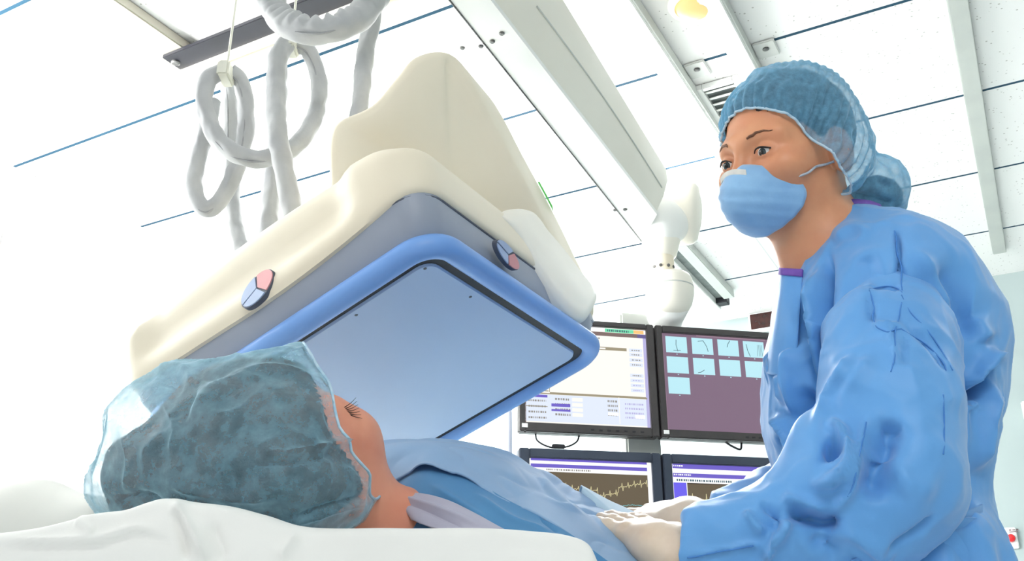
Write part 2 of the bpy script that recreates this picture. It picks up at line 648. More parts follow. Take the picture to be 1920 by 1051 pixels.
# two white runners between which the recessed lamp sits
M['grey_plate'] = mat('grey_white_plate', rgb(222, 223, 219), .5, var=(8, rgb(214, 216, 212), .4, .7))
def runner(x0, x1, y0, y1, label, plate=None):
    root = empty('ceiling_track', ((x0 + x1) / 2, y0, CEIL - .05), label, 'track', None)
    MB().add(*abox(x0, x1, y0, y1, CEIL - .048, CEIL - .001, .003)).build('channel', [M['white_enamel']], root)
    MB().add(*abox(x1, x1 + .006, y0, y1, CEIL - .044, CEIL - .006)).build('side_lip', [M['grey_rail']], root, smooth=False)
    if plate is not None:
        for py in plate:
            p = MB().add(*abox(x1 + .0075, x1 + .075, py - .035, py + .05, CEIL - .010, CEIL - .001, .003)).build('mounting_plate', [M['grey_plate']], root)
            MB().add(*lathe((x1 + .042, py, CEIL - .0095), (0, 0, -1), [(.010, 0), (.010, .003), (.007, .005)], 14)).build('screw', [M['screw']], p)
    return root
runner(T(-.452), T(-.417), .6, 4.3, 'long white ceiling track with grey lip, left of the round downlight', [PC(1303, 126, CEIL)[1]])
runner(T(-.326), T(-.292), .6, 4.3, 'long white ceiling track with grey lip, right of the round downlight', [PC(1440, 85, CEIL)[1]])

# recessed downlight
M['lamp'] = mat('lamp_glow', rgb(120, 96, 60), .5, emit=rgb(255, 224, 150), estr=.80, var=(8, rgb(110, 88, 54), .4, .7))
M['lamp_ring'] = mat('lamp_ring', rgb(246, 240, 226), .3, var=(8, rgb(240, 234, 220), .4, .7))
c = PC(1300, -2, CEIL)
root = empty('downlight', (c[0], c[1], CEIL - .04), 'small round glowing warm downlight between two white ceiling tracks', 'lamp')
MB().add(*lathe((c[0], c[1], CEIL - .001), (0, 0, -1), [(.07, 0), (.075, .018), (.07, .028), (.056, .03), (.054, .02)], 36, True)).build('ring', [M['lamp_ring']], root)
MB().add(*lathe((c[0], c[1], CEIL - .022), (0, 0, -1), [(.054, 0), (.05, .016), (.036, .027), (.015, .032)], 30)).build('lens', [M['lamp']], root)

# slatted air vent beside the cap of the masked person
vx0, vx1, vy0, vy1 = -.735, -.592, 2.60, 3.05
root = empty('air_vent', ((vx0 + vx1) / 2, vy0, CEIL - .03), 'white slatted air vent in the ceiling beside the bouffant cap of the standing person', 'vent')
f = MB()
f.add(*abox(vx0, vx0 + .02, vy0, vy1, CEIL - .022, CEIL - .001, .002)).add(*abox(vx1 - .02, vx1, vy0, vy1, CEIL - .022, CEIL - .001, .002))
f.add(*abox(vx0 + .021, vx1 - .021, vy0, vy0 + .02, CEIL - .021, CEIL - .002, .002)).add(*abox(vx0 + .021, vx1 - .021, vy1 - .02, vy1, CEIL - .021, CEIL - .002, .002))
f.build('frame', [M['white_enamel']], root)
MB().add(*abox(vx0 + .021, vx1 - .021, vy0 + .021, vy1 - .021, CEIL - .006, CEIL - .003)).build('backing', [M['grey_slot']], root, smooth=False)
s = MB()
for i in range(10):
    y = vy0 + .042 + i * .040
    s.add(*box(((vx0 + vx1) / 2, y, CEIL - .014), X_, nrm([0, 1, .35]), nrm([0, -.35, 1]), vx1 - vx0 - .046, .019, .003))
s.build('slats', [M['white_enamel']], root, smooth=False)

# the track that ends above the ball joint of the white boom
root = empty('ceiling_track', (-1.29, 3.7, CEIL - .05), 'short pale ceiling track with dark grey slot above the ball joint of the white boom', 'track')
MB().add(*abox(-1.42, -1.262, 3.7, 4.6, CEIL - .045, CEIL - .001, .003)).build('flange', [M['white_enamel']], root)
MB().add(*abox(-1.262, -1.205, 3.7, 4.5, CEIL - .012, CEIL - .001)).build('slot', [M['grey_slot']], root, smooth=False)
MB().add(*abox(-1.205, -1.15, 3.7, 4.45, CEIL - .045, CEIL - .001, .003)).build('flange', [M['grey_rail']], root)
MB().add(*abox(-1.262, -1.205, 4.5, 4.56, CEIL - .04, CEIL - .001, .003)).build('end_stop', [M['dark_slot']], root)

# left: beige rail and the black-slotted bridge it carries
o = MB().add(*abox(-2.16, -2.02, .3, 1.66, CEIL - .035, CEIL - .001, .004)).build('ceiling_rail', [M['beige_rail']])
tag(o, 'beige ceiling rail running up to the end of the black slotted bridge', 'rail')
root = empty('ceiling_bridge', (-1.2, 1.7, CEIL - .07), 'cream ceiling bridge with a long black slot above the hanging grey cable sleeves', 'rail')
MB().add(*abox(-2.10, -.4, 1.60, 1.672, CEIL - .05, CEIL - .036, .002)).build('slot', [M['dark_slot']], root)
MB().add(*abox(-2.125, -.4, 1.672, 1.70, CEIL - .062, CEIL - .03, .003)).build('lip', [M['pale_cream']], root)
MB().add(*abox(-2.03, -.4, 1.725, 1.775, CEIL - .055, CEIL - .001, .003)).build('lip', [M['cream']], root)
MB().add(*abox(-2.0, -.4, 1.70, 1.725, CEIL - .03, CEIL - .001, .003)).build('web', [M['white_enamel']], root)
MB().add(*lathe((-2.08, 1.635, CEIL - .05), (0, 0, -1), [(.014, 0), (.014, .004), (.01, .007)], 14)).build('screw', [M['screw']], root)

# ================================================================== BACK WALL
M['sign_dark'] = mat('smoked_display', rgb(58, 24, 20), .25, var=(30, rgb(40, 18, 16), .4, .7))
M['white_plastic'] = mat('white_plastic', rgb(246, 247, 246), .35, var=(8, rgb(240, 242, 240), .4, .7))
M['red_plastic'] = mat('red_plastic', rgb(220, 36, 40), .3, var=(40, rgb(200, 26, 32), .4, .7))
M['ink'] = mat('grey_print', rgb(120, 96, 100), .6, var=(60, rgb(100, 80, 84), .4, .7))
def wallpt(px, py, y=4.89):
    r = ray(px, py); return CAM + r * (y / r[1])
a = wallpt(1409, 588); b_ = wallpt(1446, 606)
x0, x1, z0, z1 = a[0], a[0] + .20, a[2] - .105, a[2] - .02
root = empty('wall_display', ((x0 + x1) / 2, 4.88, z0), 'small dark red display in a pale frame high on the wall behind the monitors', 'clock')
MB().add(*abox(x0 - .012, x1 + .012, 4.85, 4.8905, z0 - .012, z1 + .008, .004)).build('case', [M['white_plastic']], root)
MB().add(*abox(x0, x1, 4.845, 4.853, z0, z1, .002)).build('screen', [M['sign_dark']], root)

a = wallpt(1881, 990); b_ = wallpt(1912, 1028)
x0, x1, z1, z0 = a[0], b_[0], a[2], b_[2]
root = empty('emergency_button', ((x0 + x1) / 2, 4.88, z0), 'white wall plate with a round red emergency button on the teal wall', 'button')
MB().add(*abox(x0, x1, 4.866, 4.8905, z0, z1, .004)).build('plate', [M['white_plastic']], root)
MB().add(*lathe(((x0 + x1) / 2, 4.866, (z0 + z1) / 2 - .002), (0, -1, 0), [(.017, 0), (.018, .012), (.015, .02), (.006, .023)], 26)).build('push_button', [M['red_plastic']], root)
lb = MB()
for i in range(3):      # the tiny two-line caption above the button
    lb.add(*abox(x0 + .022 + i * .014, x0 + .032 + i * .014, 4.8645, 4.866, z1 - .014, z1 - .009))
lb.add(*abox(x0 + .022, x0 + .058, 4.8645, 4.866, z1 - .022, z1 - .018))
lb.build('caption', [M['ink']], root, smooth=False)

a = wallpt(1914, 757); b_ = wallpt(1945, 806)
root = empty('wall_box', ((a[0] + b_[0]) / 2, 4.87, b_[2]), 'white box on the teal wall at the right edge, above the red button', 'box')
MB().add(*abox(a[0], b_[0], 4.83, 4.8905, b_[2], a[2], .006)).build('case', [M['white_plastic']], root)
MB().add(*abox(a[0] + .015, b_[0] - .015, 4.826, 4.831, b_[2] + .02, a[2] - .02, .002)).build('lid', [M['white_plastic']], root)

# white upright pole between the detector and the patient
pp = PF(952, 800, 2.78)
M['pole'] = mat('white_pole', rgb(206, 212, 232), .4, var=(8, rgb(198, 204, 224), .4, .7))
root = empty('pole', (pp[0], pp[1], 0), 'slim pale upright pole standing left of the four monitors', 'pole')
MB().add(*lathe((pp[0], pp[1], 0.02), (0, 0, 1), [(.0145, 0), (.0145, 1.75)], 20)).build('upright', [M['pole']], root)
MB().add(*lathe((pp[0], pp[1], 0), (0, 0, 1), [(.16, 0), (.16, .02), (.04, .05), (.02, .09)], 28)).build('foot', [M['grey_rail']], root)
MB().add(*lathe((pp[0], pp[1], 1.77), (0, 0, 1), [(.018, 0), (.016, .02), (.008, .03)], 20)).build('cap', [M['grey_rail']], root)
# ================================================================== X-RAY DETECTOR
DN = np.array([math.sin(math.radians(21)) * math.cos(math.radians(328)), math.sin(math.radians(21)) * math.sin(math.radians(328)), -math.cos(math.radians(21))])
DN = EX * DN[0] + EY * DN[1] + EZ * DN[2]                 # the panel looks down and towards the patient's head
DA = PF(808, 478, 1.10)                                   # the panel corner nearest the camera
def onplane(px, py, h=0.):
    r = ray(px, py); p0 = DA - DN * h
    return CAM + r * (((p0 - CAM) @ DN) / (r @ DN))
DU = onplane(1098, 664) - DA; LU = np.linalg.norm(DU); DU = DU / LU
DV = onplane(530, 657) - DA; DV = nrm(DV - DU * (DU @ DV))
LVV = .475
def DL(a, b, h): return DA + DU * a + DV * b - DN * h
def hit_a(px, py, a0):
    r = ray(px, py); p0 = DA + DU * a0
    return CAM + r * (((p0 - CAM) @ DU) / (r @ DU))
def hit_b(px, py, b0):
    r = ray(px, py); p0 = DA + DV * b0
    return CAM + r * (((p0 - CAM) @ DV) / (r @ DV))
def dring(R, h): return [DL(p[0], p[1], h) for p in R]

M['panel'] = mat('detector_panel', rgb(166, 190, 224), .42, var=(2.5, rgb(161, 185, 220), .4, .65), coat=.15)
M['gasket'] = mat('black_gasket', rgb(30, 30, 38), .5, var=(30, rgb(22, 22, 28), .4, .6))
M['bumper'] = mat('blue_bumper', rgb(118, 164, 226), .4, var=(4, rgb(112, 158, 222), .4, .65))
M['band'] = mat('grey_blue_band', rgb(152, 160, 174), .45, var=(4, rgb(146, 154, 168), .4, .65))
M['btn_blue'] = mat('pale_blue_button', rgb(166, 184, 214), .4, var=(20, rgb(158, 176, 208), .4, .6))
M['btn_red'] = mat('dusty_pink_button', rgb(216, 150, 152), .4, var=(20, rgb(206, 140, 144), .4, .6))
M['green'] = mat('green_print', rgb(110, 226, 110), .4, var=(20, rgb(96, 214, 98), .4, .6))
M['dark_seam'] = mat('dark_seam', rgb(86, 92, 104), .6, var=(30, rgb(76, 82, 94), .4, .6))

det = empty('x_ray_detector', DL(.23, .24, .0), 'big cream flat panel detector head with blue bumper hanging over the patient', 'scanner')
# face
R0 = rrect(0.009, LU - .009, .009, LVV - .009, .022)
V, F = loft([dring(R0, .03), dring(R0, .003), dring(rrect(.011, LU - .011, .011, LVV - .011, .02), .0)])
fp = mk('face_panel', V, F, M['panel'], det, angle=30)
# a few pin marks on the panel
for px, py in ((668, 590), (797, 503), (882, 556)):
    q = onplane(px, py, 0)
    MB().add(*lathe(q + DN * .0002, DN, [(.0025, 0), (.002, .0006)], 10)).build('pin_mark', [M['dark_seam']], fp)
Ro = rrect(-.010, LU + .010, -.010, LVV + .010, .034); Ri = rrect(.0085, LU - .0085, .0085, LVV - .0085, .022)
V, F = loft([dring(Ri, .02), dring(Ri, .003), dring(Ro, .003), dring(Ro, .02)], False, False)
mk('gasket', V, F, M['gasket'], det, smooth=False)
# bumper: a padded tube running round the panel
path = subdiv_ring(rrect(-.019, LU + .019, -.019, LVV + .019, .044, 10), .03)
V, F = tube([DL(p[0], p[1], .007) for p in path], .0165, 16, closed=True)
mk('bumper', V, F, M['bumper'], det)
# band
rg = []
for h, e in ((.006, .006), (.012, .012), (.03, .024), (.05, .032), (.086, .036)):
    rg.append(dring(subdiv_ring(rrect(-e - .004, LU + e + .004, -e, LVV + e + .004, .045, 8), .03), h))
V, F = loft([np.array(r) for r in rg]) if len({len(r) for r in rg}) == 1 else (None, None)
if V is None:
    rg = []
    for h, e in ((.006, .006), (.012, .012), (.03, .024), (.05, .032), (.086, .036)):
        rg.append(dring(rrect(-e - .004, LU + e + .004, -e, LVV + e + .004, .045, 8), h))
    V, F = loft(rg)
mk('side_band', V, F, M['band'], det, angle=40)
# dark seam between band and cover
V, F = tube([DL(p[0], p[1], .074) for p in subdiv_ring(rrect(-.0385, LU + .0385, -.0345, LVV + .0385, .05, 8), .05)], .0022, 6, closed=True)
mk('seam', V, F, M['dark_seam'], det)

# cream cover: rounded block with a hand scoop along its near left side
base = subdiv_ring(rrect(0, 1, 0, 1, .08, 10), .018)
def cov_ring(h, e, r):
    R = rrect(-e, LU + e, -e + .004, LVV + e, r, 10)
    c = np.array([(LU) / 2, LVV / 2])
    return R
hs = [(.076, .034, .05), (.0775, .043, .055), (.084, .046, .055), (.095, .0475, .055), (.105, .048, .055), (.115, .048, .056), (.13, .0475, .056), (.142, .047, .056), (.154, .044, .058), (.165, .038, .06), (.174, .028, .06), (.18, .012, .06), (.183, -.01, .06), (.184, -.05, .06)]
ref = rrect(-.046, LU + .046, -.042, LVV + .046, .055, 10)
# one parameterisation for every ring so that the scoop can be pressed in
def dense(R):
    out = []
    n = len(R)
    for i in range(n):
        p, q = R[i], R[(i + 1) % n]
        m = 30 if np.linalg.norm(q - p) > .1 else 1
        for j in range(m): out.append(p + (q - p) * j / m)
    return np.array(out)
def sst(a, b, x):
    t = np.clip((x - a) / (b - a), 0, 1); return t * t * (3 - 2 * t)
rings = []
for h, e, r in hs:
    R = dense(cov_ring(h, e, r))
    P = []
    for a, b in R:
        sd = 1 - sst(.0, .09, a + .046)                       # near the A-C side
        win = sst(.05, .10, b) * (1 - sst(LVV - .035, LVV + .015, b))
        lift = sst(.09, .118, h)
        push = .019 * sd * win * lift
        wb = math.sin(math.pi * min(1, max(0, (b + .01) / (LVV + .03)))) ** .8 * sd
        hh = h - .024 * wb * (1 - sst(.076, .13, h)) - .010 * sst(.3, .5, b) * sd * (1 - sst(.076, .13, h)) + .026 * wb * sst(.12, .18, h)
        # the far left end turns up into a grip
        P.append(DL(a + push, b, hh))
    rings.append(P)
V, F = loft(rings)
mk('cover', V, F, M['cream'], det, angle=60)
covV = V; covN = vnormals(V, F)
if ((covN * (V - V.mean(0))).sum() < 0): covN = -covN

# oval key pads let into the cover
def keypad(centre, n, u, w, L, W, name='key_pad'):
    """ellipse of three keys on a surface with outward normal n"""
    n = nrm(n); u = nrm(u - n * (u @ n)); w = np.cross(n, u)
    def el(s, h, t): return centre + n * h + s * (L * math.cos(t) * u + W * math.sin(t) * w)
    tt = np.linspace(0, 2 * math.pi, 40, endpoint=False)
    V, F = loft([[el(1.02, -.006, t) for t in tt], [el(1.02, .0006, t) for t in tt], [el(.97, .0010, t) for t in tt]])
    k = mk(name, V, F, M['dark_seam'], det, smooth=False)
    def sector(t0, t1, mm, nm):
        ts = np.linspace(t0, t1, 16)
        cc = math.radians(0)
        mid = (t0 + t1) / 2; off = centre + .0012 * (math.cos(mid) * u * 1.2 + math.sin(mid) * w)
        lo = [off + n * .001] + [off + n * .001 + .93 * (L * math.cos(t) * u + W * math.sin(t) * w) for t in ts]
        hi = [off + n * .0026] + [off + n * .0026 + .93 * (L * math.cos(t) * u + W * math.sin(t) * w) for t in ts]
        V, F = loft([lo, hi]); mk(nm, V, F, mm, k, smooth=False)
    sector(-1.35, 1.2, M['btn_red'], 'key')
    sector(1.25, 3.14, M['btn_blue'], 'key')
    sector(3.19, 4.88, M['btn_blue'], 'key')
kp, kn = snap_px(covV, covN, [(484, 545)], .0)
keypad(kp[0], nrm(kn[0] - DU * .25), -DV - DN * .55, None, .031, .0235)
keypad(hit_b(951, 478, -.0455), -DV + DN * .5, DU + DN * .25, None, .033, .0125)

# big cream housing of the C-arm end above the head: rounded block, profile pushed back along the arm
def pushed(outline, fw, ext, dirv, bev, n=90, lean=None):
    """solid with a rounded rim from an outline at distance fw, ext metres deep along dirv"""
    P = np.array([PF(x, y, (fw if np.isscalar(fw) else f_)) for (x, y), f_ in zip(outline, fw if not np.isscalar(fw) else [fw] * len(outline))])
    P = catmull(np.vstack([P, P[:1]]), n + 1)[:-1]
    c = P.mean(0)
    rings = []
    for s, d in ((.0, .0), (.55, -.0), (.86, .0), (.93, .006), (.965, .02), (.985, .045), (.995, .08)):
        pass
    prof = [(bev * 1.6, 0.), (bev * .75, bev * .12), (bev * .3, bev * .4), (bev * .07, bev * .75), (0, bev * 1.2), (0, ext - bev), (bev * .3, ext - bev * .35), (bev, ext)]
    T_ = np.roll(P, -1, 0) - np.roll(P, 1, 0); T_ /= np.linalg.norm(T_, axis=1)[:, None]
    nn = np.cross(T_, np.cross(EX, EZ)); nn /= np.linalg.norm(nn, axis=1)[:, None]
    if ((P - c) * nn).sum() < 0: nn = -nn
    for i_, d in prof:
        rings.append(P - nn * i_ + np.asarray(dirv) * d)
    c0 = rings[0].mean(0); R0_ = rings[0]
    for s_ in (.8, .55, .3, .1):
        q = c0 + (R0_ - c0) * s_
        for _ in range(int(30 * (1 - s_))): q = .5 * q + .25 * (np.roll(q, 1, 0) + np.roll(q, -1, 0))
        rings.insert(0, q)
    V, F = loft(rings)
    return V, F
back = nrm(DU * np.array([1, 1, 0]) + EY * .25)
hz = [(615, 420), (610, 330), (610, 262), (628, 222), (690, 192), (735, 142), (768, 104), (812, 90), (848, 100), (880, 146), (925, 232), (978, 330), (1022, 420), (1062, 510), (1045, 560), (900, 520), (740, 470)]
hf = [1.36, 1.36, 1.36, 1.36, 1.36, 1.37, 1.38, 1.40, 1.42, 1.44, 1.48, 1.52, 1.57, 1.62, 1.62, 1.5, 1.4]
V, F = pushed(hz, hf, .16, back, .016, 140)
V0_, F0_ = V, F
hs_ = mk('arm_housing', V, F, M['cream'], det, angle=50)
# arched slide cover on the far side, lying against the cover
def hb(px, py, b0=-.047): return hit_b(px, py, b0)
so = [(938, 398), (968, 384), (1003, 392), (1024, 420), (1060, 462), (1100, 515), (1126, 552), (1112, 590), (1092, 592), (1060, 560), (1016, 500), (975, 440)]
P = np.array([hb(x, y) for x, y in so]); P = catmull(np.vstack([P, P[:1]]), 81)[:-1]; c = P.mean(0)
V, F = loft([c + (P - c) * .82, c + (P - c) * .95 + DV * .004, c + (P - c) + DV * .014, P + DV * .05])
mk('slide_cover', V, F, M['pale_cream'], det, angle=50)
# end block where cover and slide cover meet
e = MB()
q = DL(LU + .02, -.02, .075)
e.add(*box(q + DV * .02, DU, DV, -DN, .05, .05, .03, .006))
e.build('corner_block', [M['band']], det)
# green print on the side of the housing
hsV = V0_; hsN = vnormals(V0_, [f for f in F0_ if len(f) == 4])
if ((hsN * (hsV - hsV.mean(0))).sum() < 0): hsN = -hsN
up_, nu_ = snap_px(hsV, hsN, catmull(np.array([(1010, 336), (1020, 350), (1030, 372), (1038, 392)], float), 12), .0012)
lo_, nl_ = snap_px(hsV, hsN, catmull(np.array([(1006, 340), (1014, 356), (1024, 378), (1034, 396)], float), 12), .0012)
up_ = catmull(up_[[0, 4, 8, 11]], 12); lo_ = catmull(lo_[[0, 4, 8, 11]], 12)
up_ = up_ - CF * .003 + EX * .003; lo_ = lo_ - CF * .003
V, F = loft([[a_, b_, b_ - EY * .004, a_ - EY * .004] for a_, b_ in zip(up_, lo_)])
mk('green_print', V, F, M['green'], hs_, smooth=False)

# ================================================================== GREY CABLE SLEEVES
M['sleeve'] = mat('grey_cable_sleeve', rgb(178, 180, 180), .7, bump=(60, .25, .004), var=(14, rgb(160, 162, 164), .35, .7))
M['clip'] = mat('cream_clip', rgb(222, 222, 208), .5, var=(20, rgb(210, 210, 198), .4, .7))
M['zip'] = mat('sleeve_zip', rgb(150, 152, 154), .5, var=(60, rgb(136, 138, 140), .4, .7))
def sleeve(pts, r, label, seed=0, wr=.22, wf=42., n=110, ruche=0.):
    P = np.array([np.append(PF(x, y, fw), r if len(q) == 0 else q[0]) for x, y, fw, *q in pts])
    P = catmull(P, n)
    c = P[:, :3]
    V, F = tube(c, P[:, 3], 24, True, wr, wf, seed)
    if ruche:      # gathers on the inside of the bend
        ring = np.repeat(np.arange(n), 24); ring = np.concatenate([ring])
        ctr = c[ring]; dd = V - ctr; w_ = np.clip(.35 + (dd @ EZ) / P[ring, 3], 0, 1.35)
        ph = ring * .62 + 1.6 * np.sin(ring * .11) + (dd @ EY) * 30
        V = V + dd * (ruche * w_ * (np.abs(np.sin(ph)) - .6))[:, None]
    root = empty('cable_sleeve', c[len(c) // 2] - EZ * r, label, 'cable', 'grey cable sleeves hanging from the ceiling bridge')
    mk('sleeve', V, F, M['sleeve'], root)
    # zip seam along one side of the sleeve
    off = nrm(np.cross(c[-1] - c[0], EZ) + 1e-6)
    tw = -CF * .75 + EZ * -.5
    zp = c + nrm(tw) * (P[:, 3:4] * 1.0)
    V, F = tube(zp, .0022, 6)
    mk('zip', V, F, M['zip'], root)
    return root
def clip(px, py, fw, label):
    c = PF(px, py, fw)
    root = empty('cable_clip', c, label, 'clip', 'cable clips under the ceiling bridge')
    MB().add(*box(c, EX, EY, EZ, .024, .05, .034, .004)).build('strap', [M['clip']], root)
    t = np.array([c[0], c[1], CEIL - .055])
    MB().add(*tube(np.linspace(c + EZ * .015, t, 8), .0025, 8)).build('hanger', [M['clip']], root)
sleeve([(478, -90, 1.5), (500, -10, 1.45), (532, 42, 1.42), (588, 58, 1.40), (645, 46, 1.40), (695, 10, 1.42), (735, -70, 1.46)], .0245, 'thick ruched grey cable sleeve sagging in a wide loop at the top edge', 1, .2, 45., 150, .42)
sleeve([(712, -60, 1.52), (697, 40, 1.52), (684, 110, 1.52), (676, 190, 1.5), (668, 270, 1.5)], .0165, 'straight grey cable sleeve dropping to the top of the cream arm housing', 2, .18)
sleeve([(534, 84, 1.55), (520, 115, 1.53), (517, 180, 1.52), (520, 250, 1.5), (533, 320, 1.50), (549, 395, 1.50), (566, 480, 1.50)], .0185, 'grey cable sleeve falling from a clip behind the cream cover', 3, .18)
sleeve([(556, 84, 1.57), (580, 98, 1.58), (598, 150, 1.6), (592, 215, 1.6), (560, 268, 1.58), (505, 296, 1.56), (445, 290, 1.55), (402, 250, 1.55), (383, 195, 1.55), (390, 150, 1.56), (418, 132, 1.57)], .0165, 'grey cable sleeve looping between two ceiling clips', 4, .2, n=170)
sleeve([(430, 132, 1.58), (452, 155, 1.6), (462, 215, 1.62), (455, 280, 1.64), (428, 350, 1.64), (394, 392, 1.64), (368, 372, 1.64), (366, 320, 1.64), (384, 255, 1.64), (400, 190, 1.64)], .0165, 'grey cable sleeve hanging lowest, in a long narrow loop at the far left', 5, .2, n=170)
sleeve([(428, 140, 1.64), (431, 200, 1.72), (432, 300, 1.78), (440, 420, 1.76), (470, 520, 1.7)], .017, 'pale cable sleeve seen through the left loop, falling behind the cream cover', 6, .18)
sleeve([(521, 96, 1.72), (520, 200, 1.74), (513, 310, 1.74), (505, 400, 1.72), (500, 520, 1.68)], .02, 'grey cable sleeve mostly hidden behind the one that falls from a clip', 7, .18)
clip(424, 138, 1.57, 'cream clip holding the top of the left cable loop')
clip(546, 84, 1.56, 'cream clip above the right cable loop, under the ruched sleeve')

# ================================================================== MONITOR ARM
arm = empty('ceiling_boom', PF(1240, 620, 2.7), 'long white ceiling boom with ball joint that carries the four monitors', 'boom')
ZB = 2.18
def lvl(px, py, z=ZB): return PC(px, py, z)
def ext(p, q, t): return p + (q - p) * t
# beam: bottom face between the photo's two seams, pale left plate and cream right side
Lf, Ln = lvl(1203, 452), lvl(843, 0)
Mf, Mn = lvl(1232, 402), lvl(920, 0)
Rf, Rn = PC(1246, 317, ZB + .155), PC(1052, 0, ZB + .155)
K = -1.1   # run on beyond the top edge of the photo
Ln2, Mn2, Rn2 = ext(Lf, Ln, 1.55), ext(Mf, Mn, 1.55), ext(Rf, Rn, 1.55)
ups = np.array([0, 0, .16])
b_ = MB()
sec = lambda L_, M_, R_: [L_, M_, M_ + ups * .28, L_ + ups * .28]
V, F = loft([sec(Lf, Mf, Rf), sec(Ln2, Mn2, Rn2)])
mk('beam', V, F, M['white_enamel'], arm, smooth=False)
# cream spring-arm shell lying along the beam's right side
def shell(Mp, Rp, t):
    a_ = Mp + EZ * .012; d_ = Rp
    c_ = a_ + (d_ - a_) * .5
    out = nrm(np.cross(Lf - Ln, EZ)); 
    if out @ EX < 0: out = -out
    return [a_, a_ + (d_ - a_) * .33 + out * .012, a_ + (d_ - a_) * .7 + out * .016, d_ + out * .004, d_ - out * .05 + EZ * .02, a_ - out * .05 + EZ * .12, a_ - out * .05]
V, F = loft([shell(ext(Mf, Mn2, t), ext(Rf, Rn2, t), t) for t in np.linspace(0, 1, 16)])
mk('spring_arm', V, F, M['pale_cream'], arm, angle=40)
# curved seam on the shell
sm = []
for t in np.linspace(.02, .62, 30):
    s_ = shell(ext(Mf, Mn2, t), ext(Rf, Rn2, t), t)
    w_ = .25 + .2 * math.sin(math.pi * t / .64)
    sm.append((s_[1] * (1 - w_) + s_[2] * w_ if w_ < 1 else s_[2]) + (s_[1] - s_[6]) * .02)
V, F = tube(np.array(sm), .002, 6); mk('seam', V, F, M['grey_rail'], arm)
# left cover plate with its four screws
out = nrm(np.cross(Lf - Ln, EZ)); out = -out if out @ EX > 0 else out
V, F = loft([[Lf + EZ * .002, Lf + out * .02 + EZ * .11, Lf + EZ * .11], [Ln2 + EZ * .002, Ln2 + out * .03 + EZ * .13, Ln2 + EZ * .13]])
mk('side_plate', V, F, M['white_enamel'], arm, smooth=False)
for px, py, zz in ((867, 89, None), (902, 86, 0), (923, 77, 0), (941, 62, 0), (1153, 393, 0), (1172, 392, 0)):
    q = PC(px, py, ZB - .0005) if zz is not None else PC(px, py, ZB + .02)
    V, F = lathe(q, (0, 0, -1), [(.006, 0), (.006, .002), (.004, .004)], 12)
    mk('screw', V, F, M['screw'], arm, smooth=False)
# seam line under the beam
V, F = tube(np.linspace(Lf - EZ * .001, Ln2 - EZ * .001, 4), .0022, 6); mk('seam', V, F, M['screw'], arm)
# end disc, shoulder, cone, neck, ball
jc = PF(1240, 430, 2.62)
dc = PF(1292, 400, 2.66)
ax = nrm(EX * .85 - EY * .35 - EZ * .12)
def eln(c, n, rx, rz, prof, m=36):
    n = nrm(n); u = nrm(np.cross(EZ, n)); w = np.cross(n, u)
    rings = []
    for s, h in prof:
        rings.append([c + n * h + s * (rx * math.cos(t) * u + rz * math.sin(t) * w) for t in np.linspace(0, 2 * math.pi, m, endpoint=False)])
    return loft(rings)
V, F = eln(dc, ax, .064, .105, [(.9, -.07), (1, -.05), (1, 0), (.96, .016), (.85, .026), (.5, .034)])
mk('end_disc', V, F, M['pale_cream'], arm)
sd = SDF()
sd.ell(PF(1236, 412, 2.63), (.075, .075, .06)); sd.cap(PF(1215, 400, 2.62), PF(1266, 425, 2.64), .05, .045, .03); sd.cap(PF(1225, 385, 2.60), PF(1240, 440, 2.62), .05, .055, .03)
V, F = sd.mesh(.008); V = relax(V, F, 2)
mk('shoulder', V, F, M['white_enamel'], arm)
cn = PF(1239, 452, 2.63)
zt = cn[2]
def zof(py, fw=2.63): return PF(1239, py, fw)[2]
prof = [(.058, 0), (.057, .01), (.045, cn[2] - zof(480)), (.035, cn[2] - zof(484)), (.033, cn[2] - zof(516))]
V, F = lathe(cn, (0, 0, -1), prof, 32); mk('cone', V, F, M['pale_cream'], arm, angle=40)
V, F = lathe((cn[0], cn[1], zof(484)), (0, 0, -1), [(.036, 0), (.036, .045), (.034, .05)], 32); nk = mk('neck', V, F, M['cream'], arm, angle=40)
for a_ in (-.9, -.3, .35, .95):
    q = np.array([cn[0], cn[1], zof(505)]) + (-EY * math.cos(a_) + EX * math.sin(a_)) * .035
    V, F = lathe(q, -EY * math.cos(a_) + EX * math.sin(a_), [(.005, 0), (.005, .003)], 10); mk('screw', V, F, M['screw'], nk, smooth=False)
bc = PF(1256, 552, 2.63)
V, F = lathe((bc[0], bc[1], zof(514)), (0, 0, -1), [(.03, 0), (.062, .008), (.07, .022), (.0725, .045), (.073, .05), (.072, .07), (.064, .1), (.052, .12), (.03, .13)], 40)
ball = mk('ball_housing', V, F, M['pale_cream'], arm, angle=50)
V, F = lathe((bc[0], bc[1], zof(541)), (0, 0, -1), [(.0733, 0), (.0737, .002), (.0733, .004)], 40); mk('seam', V, F, M['grey_rail'], ball)
# drop tube that leans back to the bracket behind the screens
V, F = tube(np.array([PF(1256, 560, 2.63), PF(1246, 592, 2.70), PF(1236, 640, 2.78), PF(1222, 740, 2.78)]), [.066, .058, .05, .045], 28)
mk('drop_tube', V, F, M['white_enamel'], arm)
WD = nrm(EX * math.cos(math.radians(11)) + EY * math.sin(math.radians(11)))
ND = np.cross(WD, EZ)      # towards the viewer
G0 = PF(1239.5, 819, 2.60)
cb = G0 - ND * .115 - WD * .02
MB().add(*box(cb + EZ * -.10, WD, ND, EZ, .105, .05, 1.0, .006)).build('column', [M['grey_rail']], arm)
for dz in (.165, -.215):
    MB().add(*box(cb + EZ * dz + ND * .018, WD, ND, EZ, .62, .012, .06, .003)).build('crossbar', [M['grey_rail']], arm)

